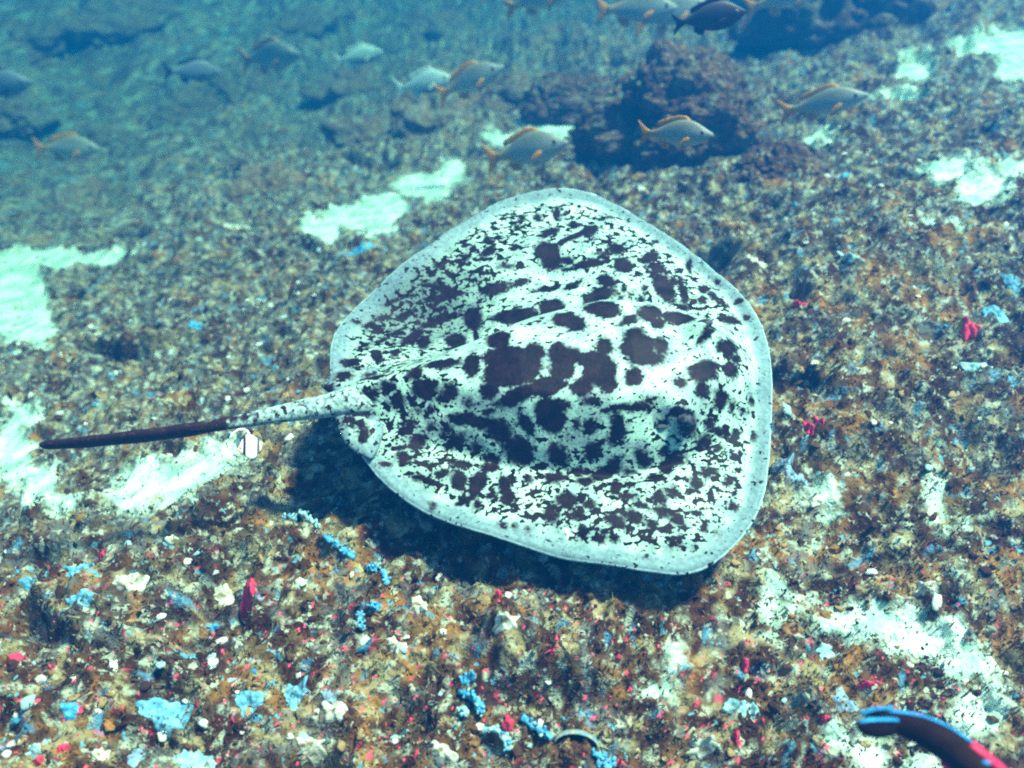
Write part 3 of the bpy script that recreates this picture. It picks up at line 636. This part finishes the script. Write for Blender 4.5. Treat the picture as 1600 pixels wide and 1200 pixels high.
# the dark fish leaving the picture at the lower right
def corner_skin():
    s = NT('brown_fish_skin'); p = s.pos(); z = s.n('ShaderNodeSeparateXYZ'); s.l(p, z.inputs[0]); n = s.noise(16, 4, .6, p)
    c = s.mix(s.ramp(n, .35, .65), (.008, .002, .0015), (.022, .008, .004)); s.color(c)
    s.b.inputs['Roughness'].default_value = .85; s.b.inputs['Specular IOR Level'].default_value = .1; s.bump(s.noise(90, 3, .6, p), .4, .003); return s.m
M_BRN = corner_skin(); M_BEDGE = plain('blue_fin_edge', (.01, .16, .40), (.02, .28, .55), 40, .5); M_PEDGE = plain('pink_back_stripe', (.75, .03, .12), (.40, .02, .06), 30, .5)
cf = empty('fish')
cpx = [(1372, 1122, 1.68), (1400, 1128, 1.68), (1440, 1140, 1.68), (1480, 1162, 1.68), (1520, 1194, 1.67), (1565, 1234, 1.66), (1615, 1285, 1.65), (1660, 1335, 1.64)]
cw = np.array([at_depth(*q) for q in cpx]); cf.location = cw[3]; cl = cw - cw[3]
t8 = np.linspace(0, 1, len(cl)); tq = np.linspace(0, 1, 46); cp = np.stack([np.interp(tq, t8, cl[:, i]) for i in range(3)], -1)
for i in range(3): cp[3:-3, i] = np.convolve(cp[:, i], np.ones(7) / 7, 'valid')
UPV = np.array([0., .35, 1.]); UPV /= np.linalg.norm(UPV)
def flat_tube(path, hw, th, off=0., n=20):
    tg = np.gradient(path, axis=0); V_ = []; q = np.linspace(0, 2 * math.pi, n, endpoint=False); offv = np.broadcast_to(off, (len(path),))
    for p_, t_, h_, w_, o_2 in zip(path, tg, hw, th, offv):
        t_ = t_ / np.linalg.norm(t_); sd_ = np.cross(UPV, t_); sd_ /= np.linalg.norm(sd_); up = np.cross(t_, sd_)
        V_ += [p_ + up * (o_2 + h_ * math.sin(a)) + sd_ * w_ * math.cos(a) for a in q]
    V_ = np.array(V_ + [path[0], path[-1]]); m = len(path) * n
    f = [list(a) for a in grid_faces(len(path), n, True)] + [[(a + 1) % n, a, m] for a in range(n)] + [[m - n + a, m - n + (a + 1) % n, m + 1] for a in range(n)]
    return V_, f
hw = np.interp(tq, [0, .1, .25, .5, .75, .92, 1], [.016, .020, .027, .033, .032, .020, .006]); tw = np.interp(tq, [0, .1, .3, .6, .9, 1], [.006, .012, .022, .028, .018, .004])
v, f = flat_tube(cp, hw, tw); mobj('body', v, f, M_BRN, cf)
v, f = flat_tube(cp[2:23], np.full(21, .0022), np.full(21, .003), hw[2:23] + .002, 10); tag(mobj('dorsal_edge', v, f, M_BEDGE, cf), 'bright blue edge along the back')
v, f = flat_tube(cp[22:42], np.interp(tq[22:42], [.48, .6, .9], [.003, .0075, .006]), np.full(20, .010), hw[22:42] - .001, 10); tag(mobj('dorsal_stripe', v, f, M_PEDGE, cf), 'pink stripe along the upper back')
v, f = flat_tube(cp[20:34], np.full(14, .009), np.full(14, .012), -hw[20:34] * .75, 10); 
vv = v + np.array([0, -.012, 0]); tag(mobj('belly_stripe', vv, f, M_PEDGE, cf), 'mottled pink stripe along the flank')
for (pts, lab, wd) in (([(1386, 1120, 1.68), (1372, 1116, 1.68), (1358, 1115, 1.68), (1346, 1118, 1.68)], 'upper tail lobe edged in blue', [.022, .014, .008, .002]),
                   ([(1398, 1138, 1.67), (1382, 1139, 1.665), (1364, 1138, 1.66), (1348, 1134, 1.655), (1341, 1130, 1.655)], 'lower tail lobe edged in blue', [.018, .021, .020, .014, .005])):
    q = np.array([at_depth(*a) for a in pts]) - cw[3]; tt_ = np.linspace(0, 1, len(q)); ts = np.linspace(0, 1, 16); qs = np.stack([np.interp(ts, tt_, q[:, i]) for i in range(3)], -1)
    hh = np.interp(ts, np.linspace(0, 1, len(wd)), wd); v, f = flat_tube(qs, hh, np.full(16, .005), 0., 12); lo = mobj('tail_lobe', v, f, M_BRN, cf); lo['label'] = lab
    v, f = flat_tube(qs, np.full(16, .0018), np.full(16, .004), -hh if False else hh * np.sign(1), 8); mobj('lobe_edge', v, f, M_BEDGE, lo)
e_ = at_depth(1541, 1192, 1.62) - cw[3]
o = mobj('side_spot', ICO2[0] * np.array([.009, .004, .004]), ICO2[1], M_BEDGE, cf); o.location = e_; o.rotation_euler = (0, .4, 0)
tag(cf, 'dark brown fish with blue-edged tail leaving at the lower right corner', 'fish')

# the small banded fish under the tail
def band_skin():
    s = NT('banded_fish_skin'); p = s.pos(); z = s.n('ShaderNodeSeparateXYZ'); s.l(p, z.inputs[0])
    x = s.math('ADD', z.outputs[0], s.math('MULTIPLY', z.outputs[2], .22))
    c = s.mix(s.math('MULTIPLY', s.ramp(x, .22, .25), s.ramp(x, .34, .31)), (.92, .90, .86), (.02, .015, .015))
    c = s.mix(s.math('MULTIPLY', s.ramp(x, -.20, -.17), s.ramp(x, -.08, -.11)), c, (.10, .10, .10)); c = s.mix(s.ramp(x, -.22, -.26), c, (.30, .24, .10))
    c = s.mix(s.ramp(x, .38, .42), c, (.85, .45, .30)); s.color(c); s.b.inputs['Roughness'].default_value = .5; return s.m
bf = empty('fish')
BFB = fish_body([.012, .09, .20, .30, .35, .35, .31, .24, .15, .06, .03], [-.012, -.08, -.16, -.25, -.31, -.32, -.29, -.22, -.13, -.05, -.03], [.010, .035, .055, .065, .07, .065, .055, .045, .03, .018, .01])
M_BAND = band_skin(); M_WFIN = plain('white_filament', (.85, .88, .80), (.75, .80, .74)); M_YFIN = plain('yellow_fin', (.30, .24, .09), (.24, .18, .07))
mobj('body', BFB[0], BFB[1], M_BAND, bf)
fin('tail_fin', [(-.34, .03), (-.50, .13), (-.52, .05), (-.52, -.05), (-.50, -.12), (-.34, -.03)], .03, M_YFIN, bf)
fin('dorsal_fin', [(.0, .30), (-.12, .40), (-.26, .32), (-.30, .15), (-.15, .25)], .025, M_YFIN, bf)
fin('anal_fin', [(-.02, -.28), (-.14, -.36), (-.27, -.28), (-.28, -.12), (-.15, -.22)], .025, M_YFIN, bf)
ft = np.array([(.06, 0, .33), (.10, 0, .43), (.20, .01, .50), (.36, .02, .52), (.52, .03, .46), (.66, .04, .34)]); ts = np.linspace(0, 1, 20)
v, f = tube(np.stack([np.interp(ts, np.linspace(0, 1, 6), ft[:, i]) for i in range(3)], -1), np.linspace(.03, .008, 20), np.linspace(.04, .01, 20), 8); mobj('fin_filament', v, f, M_WFIN, bf)
for s in (1, -1):
    e = mobj('eye', ICO2[0] * .028, ICO2[1], M_EYE, bf); e.location = (.39, s * .03, .03)
place(bf, at_depth(422, 693, 2.5), at_depth(370, 703, 2.47), R(42), 1.15); tag(bf, 'small white fish with dark bars and yellow tail below the stingray tail', 'fish')

# ------------------------------------------------------------------ sponges and corals on the reef
M_BSP = lump_material('blue_sponge', (.07, .26, .40), (.20, .46, .56), 40, (.05, .10, .12)); M_CSP = lump_material('cyan_sponge', (.16, .38, .42), (.38, .60, .56), 40, (.10, .12, .08))
M_GSP = lump_material('grey_blue_sponge', (.14, .24, .33), (.24, .38, .46), 40, (.06, .06, .06)); M_PSP = lump_material('pink_sponge', (.80, .04, .11), (.55, .05, .10), 60, (.10, .02, .02))
M_WSP = lump_material('pale_coral', (.34, .40, .28), (.66, .68, .56), 50, (.22, .15, .07)); M_BBC = lump_material('blue_coral', (.02, .20, .42), (.10, .42, .58), 70, (.20, .30, .30))
def crust(name, px, py, rx, ry, seed, mat, label, cat, group=None, th=.014):
    """a lumpy encrusting patch that follows the sea bed"""
    p, t = on_ground(px, py); d = pix_dir(px, py); el = -d[2] / np.linalg.norm(d)
    ax, ay = rx * t / FPX, ry * t / FPX / max(el, .4); nr, nc = 14, 64
    s = np.linspace(0.02, 1, nr)[:, None]; a = np.linspace(0, 2 * math.pi, nc, endpoint=False)[None, :]
    rr = 1 + .75 * vnoise2(np.cos(a) * 1.3 + seed * 3.1, np.sin(a) * 1.3 + seed, 7) + .38 * vnoise2(np.cos(a) * 2.4 + seed, np.sin(a) * 2.4, 8) + .10 * vnoise2(np.cos(a) * 7 + seed, np.sin(a) * 7, 9)
    x, y = s * rr * np.cos(a) * ax, s * rr * np.sin(a) * ay
    base = height(p[0] + x, p[1] + y); sm = base * .7 + base.max() * .3 - .012
    z = np.maximum(base, sm) + th * (1 - s ** 3) + .008 * fbm2((p[0] + x) * 40, (p[1] + y) * 40, 2, seed) * (1 - s ** 4)
    z[-1] = base[-1] - .02
    o = mobj(name, np.stack([x, y, z - p[2]], -1).reshape(-1, 3), grid_faces(nr, nc, True), mat); o.location = p
    return tag(o, label, cat, group)
CR = [ # px, py, rx, ry, material, label
 (118, 886, 24, 16, M_BSP, 'bright blue sponge patch on the left below the long sand strip'), (42, 905, 15, 10, M_BSP, 'small blue sponge patch near the left edge beside the brighter blue one'),
 (248, 1096, 40, 26, M_BSP, 'largest blue leaf-shaped sponge patch at the lower left, dark hollow beneath'), (384, 1082, 24, 18, M_BSP, 'blue sponge patch left of the rounder blue one at lower left'),
 (457, 1074, 26, 22, M_BSP, 'rounded sky-blue sponge patch with a pale lower rim'), (135, 948, 26, 11, M_BSP, 'flat blue sponge strip under the pale pink coral at left'),
 (113, 1114, 14, 11, M_BBC, 'small deep blue sponge patch at the lower left'), (300, 1183, 32, 20, M_CSP, 'cyan sponge patch cut by the bottom edge at left'),
 (208, 1172, 19, 18, M_GSP, 'grey-blue sponge patch beside the cyan one at the bottom edge'), (563, 389, 26, 11, M_BBC, 'vivid blue sponge patch below the bright sand behind the stingray'),
 (305, 506, 13, 7, M_BBC, 'tiny vivid blue sponge patch left of the stingray wing'), (320, 944, 9, 8, M_BBC, 'tiny deep blue sponge left of the pink coral'),
 (280, 1000, 14, 8, M_BSP, 'narrow blue sponge fleck in the middle of the lower left reef'), (325, 1005, 12, 10, M_GSP, 'dull blue sponge lump right of the narrow blue fleck'),
 (140, 505, 10, 7, M_CSP, 'pale cyan patch on the grey reef right of the left sand'), (512, 1078, 10, 9, M_GSP, 'small grey-blue lump right of the rounded sky-blue sponge'),
 (1318, 1100, 20, 17, M_GSP, 'grey-blue sponge lump above the corner fish tail'), (1152, 1104, 22, 20, M_CSP, 'pale cyan sponge lump at the lower right of centre'),
 (1295, 1006, 16, 12, M_CSP, 'pale cyan patch just under the white sand channel'), (1520, 575, 20, 14, M_CSP, 'pale blue lump on the right beside the dark hollow'),
 (1228, 722, 16, 18, M_GSP, 'grey-blue lump touching the right edge of the stingray'), (1255, 735, 16, 14, M_GSP, 'second grey-blue lump a little right of the stingray edge'),
 (1555, 490, 18, 14, M_BSP, 'blue sponge patch near the right edge above the pink one'), (1585, 440, 14, 8, M_BSP, 'small blue patch at the right edge'),
 (620, 1126, 15, 8, M_CSP, 'cyan patch on the yellow reef at bottom centre'), (1190, 470, 9, 5, M_BSP, 'small bright cyan fleck by the stingray front edge'),
 (1330, 405, 12, 6, M_CSP, 'pale cyan fleck on the reef right of the stingray'), (730, 1058, 12, 8, M_BBC, 'small deep blue sponge above left end of the blue branching coral'),
 (1180, 1110, 12, 10, M_CSP, 'small cyan nub right of the pale cyan sponge lump'), (60, 1170, 18, 14, M_CSP, 'pale cyan patch in the lower left corner'),
 (384, 916, 17, 16, M_PSP, 'ragged hot pink coral on the lower left reef'), (157, 862, 9, 8, M_PSP, 'small hot pink coral next to the flat blue sponge strip'),
 (1515, 513, 11, 11, M_PSP, 'round hot pink coral near the right edge'), (1245, 478, 10, 5, M_PSP, 'thin pink fleck right of the stingray front edge'),
 (1262, 672, 7, 14, M_PSP, 'upright pink coral on a brown lump right of the stingray'), (1278, 660, 6, 12, M_PSP, 'slim pink coral blade on the same brown lump'),
 (779, 950, 6, 8, M_PSP, 'single pink coral in the shadow below the stingray'), (1168, 1030, 6, 9, M_PSP, 'single pink coral at the lower right below the stingray nose'),
 (795, 1136, 9, 11, M_PSP, 'pink coral lump among the blue branching coral'), (1148, 1156, 5, 9, M_PSP, 'thin pink blade at the bottom right of centre'),
 (1280, 1140, 6, 6, M_PSP, 'small pink dot just left of the corner fish tail'), (1350, 1080, 16, 5, M_PSP, 'pink strip above the corner fish back'), (25, 1030, 12, 10, M_PSP, 'pink fleck in the dark hollow at the left edge'), (100, 1170, 9, 8, M_PSP, 'pink fleck at the lower left near the bottom'), (60, 1190, 8, 6, M_PSP, 'pink fleck at the very bottom left'),
 (335, 892, 16, 18, M_WSP, 'white coral lump left of the hot pink coral'), (205, 908, 24, 14, M_WSP, 'pale peach coral lump on the left reef'), (520, 1100, 22, 16, M_WSP, 'white coral lump right of the rounded sky-blue sponge'),
 (480, 1145, 22, 14, M_WSP, 'white coral lump with pink rim at the bottom left of centre'), (150, 1170, 14, 14, M_WSP, 'white coral lump near the bottom left corner'), (265, 845, 12, 7, M_WSP, 'small white lump near the left sand slope'),
 (655, 945, 14, 16, M_WSP, 'upright white coral lump below the stingray rear edge'), (620, 1005, 18, 15, M_WSP, 'round pale yellow coral ball below the stingray'), (790, 1010, 20, 12, M_WSP, 'white knobs on the brown hump below the stingray'),
 (1195, 865, 14, 6, M_WSP, 'white pebble-like coral just below the stingray front corner'), (1183, 402, 20, 5, M_WSP, 'white sliver lying above the stingray front edge'), (365, 363, 22, 5, M_WSP, 'white sliver on the reef in the upper left'), (740, 322, 9, 7, M_WSP, 'white chip at the far edge of the stingray'),
 (690, 1170, 22, 12, M_WSP, 'pale coral lump at the bottom left of the blue branching coral'), (1440, 930, 14, 10, M_WSP, 'pale knob above the white sand channel'), (1100, 1170, 26, 10, M_WSP, 'pale yellowish coral at the bottom centre right'),
]
for i, (px, py, rx, ry, m_, lab) in enumerate(CR):
    pk = m_ is M_PSP; wc = m_ is M_WSP
    crust('coral_lump' if (pk or wc) else 'sponge_patch', px, py, rx, ry, i + 1, m_, lab, 'coral' if (pk or wc) else 'sponge', th=.016 if (pk or wc) else .007)

# branching blue coral: each colony one thing with knobbly branches
def knob_branch(path, r, seed, n=9):
    path = np.asarray(path); k = len(path); rr = r * (1 + .35 * np.sin(np.arange(k) * 1.9 + seed)); v, f = tube(path, rr, rr, n)
    d = fbm3(v * 90, 1., 2, seed)[:, None] * r * .35; return v + d * np.array([.6, .6, 1.]), f
def colony(segs, mats, label, r=.0075):
    root = None
    for i, seg in enumerate(segs):
        pts = []
        for (px, py) in seg: 
            q, t = on_ground(px, py); pts.append(q + np.array([0, 0, .010]))
        pts = np.array(pts)
        if root is None: root = empty('branching_coral', tuple(pts[0])); o0 = pts[0]
        ts = np.linspace(0, 1, 14); tt_ = np.linspace(0, 1, len(pts)); P = np.stack([np.interp(ts, tt_, pts[:, k]) for k in range(3)], -1) - o0
        v, f = knob_branch(P, r, i + 3); mobj('branch', v, f, mats[i % len(mats)], root)
        for j in range(2, 13):                             # short side knobs
            b = P[j]; dr = np.array([random.uniform(-1, 1), random.uniform(-1, 1), random.uniform(.3, 1.2)]); dr /= np.linalg.norm(dr)
            v, f = knob_branch(np.array([b + dr * r * q for q in (.2, 1., 1.6, 2.2)]), r * random.uniform(.3, .55), j, 7); mobj('knob', v, f, mats[(i + (j % 3 == 0)) % len(mats)], root)
    return tag(root, label, 'coral')
colony([[(508, 846), (530, 862), (552, 868)], [(568, 872), (585, 882), (600, 895), (605, 912)], [(575, 884), (590, 890)], [(562, 955), (560, 968), (568, 980)], [(580, 950), (590, 952)]], [M_BBC, M_BSP], 'vivid blue branching coral in a broken chain below the stingray rear')
colony([[(718, 1076), (735, 1088), (745, 1100), (752, 1112)], [(718, 1108), (730, 1118)], [(745, 1112), (755, 1118)], [(752, 1136), (775, 1142), (790, 1158), (796, 1172)], [(815, 1128), (835, 1140), (850, 1150), (862, 1160)]], [M_BBC, M_CSP], 'blue branching coral with pink and white knobs left of the dark arch')
colony([[(925, 1188), (945, 1190), (960, 1194)], [(932, 1198), (952, 1202)]], [M_BBC, M_BSP], 'short blue finger coral at the bottom edge right of the dark arch')
colony([[(445, 815), (462, 812)], [(470, 806), (488, 818), (500, 832)]], [M_BSP, M_CSP], 'small blue branching coral on the left at the shadow edge')
# dark arch (broken shell rim)
q, t = on_ground(900, 1172); s_arch = t / FPX
aa = np.linspace(.25, math.pi - .15, 26); arc = np.stack([np.cos(aa) * 34 * s_arch, np.zeros(26), np.sin(aa) * 20 * s_arch], -1)
ro = empty('broken_shell', tuple(q)); v, f = tube(arc, np.full(26, .016), np.interp(aa, [0, 1.5, 3.2], [.002, .004, .002]), 10)
mobj('rim', v, f, lump_material('shell_rim', (.08, .22, .30), (.34, .34, .20), 60), ro)
v, f = tube(arc * np.array([.86, 1, .86]) + np.array([0, .012, -.004]), np.full(26, .012), np.full(26, .007), 10); mobj('inner_wall', v, f, lump_material('shell_inside', (.012, .008, .02), (.03, .015, .02), 40), ro)
hv = np.concatenate([arc * np.array([.9, 1, .9]) + np.array([0, .014, -.002]), arc * np.array([.9, 1, .45]) + np.array([0, .004, -.004])]); mobj('hollow', hv, grid_faces(2, 26), lump_material('shell_hollow', (.006, .004, .008), (.015, .008, .010), 40), ro)
tag(ro, 'arched broken shell with pale rim and black inside at the bottom centre', 'shell'); ro.rotation_euler = (R(-48), 0, R(-8))

# ------------------------------------------------------------------ rubble: 300 fragments as things, the rest as one mass
def view_px(P):
    d = P - CAM; z = d[:, 1] * CP - d[:, 2] * SP; return 800 + FPX * d[:, 0] / z, 600 - FPX * (d[:, 1] * SP + d[:, 2] * CP) / z, z
PAL = np.array([BROWN, OCHRE, OLIVE, MINT, CYAN, BLUE, PINK, WHITE, GREY, MAROON, (.60, .52, .30), (.40, .50, .46)])
PW = np.array([.22, .24, .09, .09, .035, .018, .025, .02, .05, .10, .08, .03])
def scatter(n, ymax=7.5):
    u = RNG.random(n); y = .7 + (ymax - .7) * u ** 1.35; x = (RNG.random(n) * 2 - 1) * (.75 + .62 * y)
    m = sand_mask(x, y) + .035 * vnoise2(x * 11, y * 11, 77)
    d = vnoise2(x * 3.1, y * 3.1, 87) + .6 * vnoise2(x * 9, y * 9, 88)
    k = ((m < -.005 + RNG.random(n) * .03) | (RNG.random(n) < .08)) & (d + RNG.random(n) * .5 > -.05)
    return x[k], y[k]
def chips(base, n, smin, smax, flat, name, label):
    x, y = scatter(n); n = len(x); bv, bf_ = base; nv = len(bv)
    sc = smin + (smax - smin) * RNG.random(n) ** 2.6; z = height(x, y)
    cl = vnoise2(x * 2.3, y * 2.3, 99); pal = PAL[RNG.choice(len(PAL), n, p=PW / PW.sum())]
    pal = pal * (.30 + .65 * RNG.random((n, 1))); dk = (cl > .02)[:, None] & (RNG.random((n, 1)) < .6); zc = zone_color(x, y) * (.6 + .8 * RNG.random((n, 1))); pal = np.where(RNG.random((n, 1)) < .74, zc, pal); pal = np.where(dk & (RNG.random((n, 1)) < .5), np.array(BROWN) * (.6 + .8 * RNG.random((n, 1))), pal)
    pk_ = (pal[:, :1] > 3 * pal[:, 1:2]) & (y[:, None] > 1.55) & (pal[:, :1] > .15); pal = np.where(pk_, np.array(BROWN), pal)
    q = RNG.normal(size=(n, 4)); q /= np.linalg.norm(q, axis=1)[:, None]; a, b, c, d = q.T
    Rm = np.stack([1 - 2 * (c * c + d * d), 2 * (b * c - a * d), 2 * (b * d + a * c), 2 * (b * c + a * d), 1 - 2 * (b * b + d * d), 2 * (c * d - a * b), 2 * (b * d - a * c), 2 * (c * d + a * b), 1 - 2 * (b * b + c * c)], -1).reshape(n, 3, 3)
    asp = np.stack([.7 + .9 * RNG.random(n), .6 + .5 * RNG.random(n), flat + .4 * RNG.random(n)], -1)
    V_ = bv[None] * (1 + .42 * (RNG.random((n, nv, 1)) - .5)) * asp[:, None] * sc[:, None, None]
    V_ = np.einsum('nij,nvj->nvi', Rm, V_) + np.stack([x, y, z + sc * .25], -1)[:, None]
    F_ = (bf_[None] + (np.arange(n) * nv)[:, None, None]).reshape(-1, 3)
    me = mesh_data(name, V_.reshape(-1, 3), F_, M_SPECK, smooth=False); cattr(me, 'Col', np.repeat(np.clip(pal, 0, .9), nv, 0))
    return tag(link(name, me), label, kind='stuff')
OCT = (np.array([[1, 0, 0], [-1, 0, 0], [0, 1, 0], [0, -1, 0], [0, 0, 1], [0, 0, -1.]]), np.array([[0, 2, 4], [2, 1, 4], [1, 3, 4], [3, 0, 4], [2, 0, 5], [1, 2, 5], [3, 1, 5], [0, 3, 5]]))
chips(OCT, 17000, .003, .0115, .3, 'coral_gravel', 'fine multicoloured coral gravel strewn over the reef')
chips(ICO1, 4500, .005, .018, .35, 'coral_grit', 'knobbly coral grit and small broken bits over the reef')
# turf: short tufts of algae standing up from the crust
x, y = scatter(70000, 5.0); n = len(x); z = height(x, y); a = RNG.random(n) * 6.28; h = .006 + .014 * RNG.random(n) ** 1.5; wd = .0018 + .003 * RNG.random(n)
tl = RNG.normal(size=(n, 2)) * .5; B = np.stack([x, y, z - .002], -1); dx = np.stack([np.cos(a) * wd, np.sin(a) * wd, 0 * a], -1)
tip = B + np.stack([tl[:, 0] * h, tl[:, 1] * h, h], -1); sidev = np.stack([-np.sin(a) * wd * .6, np.cos(a) * wd * .6, 0 * a], -1)
V_ = np.stack([B - dx, B + dx, B + sidev * 2, tip], 1).reshape(-1, 3); F_ = (np.array([[0, 1, 3], [1, 2, 3], [2, 0, 3]])[None] + (np.arange(n) * 4)[:, None, None]).reshape(-1, 3)
tc = np.array([OLIVE, OCHRE, BROWN, (.22, .30, .20), (.45, .40, .20)])[RNG.integers(0, 5, n)] * (.6 + .7 * RNG.random((n, 1))); tc = tc * .35 + .65 * zone_color(x, y) * (.6 + .6 * RNG.random((n, 1)))
me = mesh_data('algae_turf', V_, F_, M_SPECK, False); cattr(me, 'Col', np.repeat(tc, 4, 0)); tag(link('algae_turf', me), 'short brown-olive algae turf growing on the reef', kind='stuff')
# individual fragments
KINDS = [('pale', WHITE, (.55, .66, .52), 'loose chalky pale coral fragment'), ('ochre', OCHRE, (.5, .38, .18), 'loose yellow-brown coral fragment'),
         ('dark', (.07, .035, .03), MAROON, 'loose dark brown coral fragment'), ('cyan', (.30, .52, .56), (.45, .66, .62), 'loose blue-grey coral fragment')]
FM = {}
for ki, (k, c1, c2, lab) in enumerate(KINDS):
    mt = lump_material('fragment_' + k, c1, c2, 55, (.06, .03, .02)); FM[k] = []
    for j in range(4):
        v, f = ICO2; sd_ = ki * 9 + j * 3 + 1; dd = 1 + .55 * fbm3(v + sd_, 1.4, 3, sd_)
        FM[k].append(mesh_data('coral_fragment', v * dd[:, None] * np.array([1, .7 + .08 * j, .5]), f, mt))
cnt = 0
while cnt < 292:
    x, y = scatter(40, 4.6)
    for xi, yi in zip(x, y):
        zi = float(height(np.array([xi]), np.array([yi]))[0]); px, py, _ = view_px(np.array([[xi, yi, zi]]))
        if not (8 < px[0] < 1592 and 8 < py[0] < 1192) or cnt >= 292: continue
        ul, vl = np.dot(np.array([xi, yi, P0[2]]) - P0, ux), np.dot(np.array([xi, yi, P0[2]]) - P0, uy)
        if 520 < px[0] < 1200 and 310 < py[0] < 850: continue
        k = random.choices(range(4), [.38, .27, .17, .18])[0]
        o = link('coral_fragment', FM[KINDS[k][0]][random.randrange(4)]); s_ = random.uniform(.007, .016)
        o.scale = (s_ * random.uniform(.8, 1.5), s_, s_ * random.uniform(.7, 1.1)); o.location = (xi, yi, zi + s_ * .2); o.rotation_euler = (random.uniform(-.5, .5), random.uniform(-.5, .5), random.uniform(0, 6.28))
        a_, b_ = px[0], py[0]
        rg = ('behind the stingray near the dark boulder' if b_ < 320 and a_ > 520 else 'right of the stingray' if a_ > 1190 and b_ < 700 else 'at the lower right around the white sand channel' if a_ > 1000
              else 'below the stingray at the bottom centre' if a_ > 560 else 'on the slope left of the stingray' if b_ < 790 else 'at the lower left among the blue sponges')
        tag(o, KINDS[k][3] + ' ' + rg, 'coral fragment', KINDS[k][0] + ' coral fragments ' + rg); cnt += 1

# ------------------------------------------------------------------ the water itself
hx, hy0, hy1, hz0, hz1 = 75., -30., 95., -17., CAM_H + .45
v = np.array([[x, y, z] for z in (hz0, hz1) for y in (hy0, hy1) for x in (-hx, hx)])
f = [[0, 2, 3, 1], [4, 5, 7, 6], [0, 1, 5, 4], [2, 6, 7, 3], [0, 4, 6, 2], [1, 3, 7, 5]]
hm = bpy.data.materials.new('water_haze'); hm.use_nodes = True; t_ = hm.node_tree; t_.nodes.clear()
ou = t_.nodes.new('ShaderNodeOutputMaterial'); pv = t_.nodes.new('ShaderNodeVolumePrincipled')
pv.inputs['Density'].default_value = .14; pv.inputs['Color'].default_value = (.006, .225, .80, 1); pv.inputs['Absorption Color'].default_value = (.008, .32, .75, 1)
pv.inputs['Density Attribute'].default_value = ''; pv.inputs['Anisotropy'].default_value = .5
t_.links.new(pv.outputs[0], ou.inputs['Volume'])
hz = mobj('haze', v, f, hm, smooth=False); tag(hz, 'blue sea water haze filling the whole scene', kind='stuff')
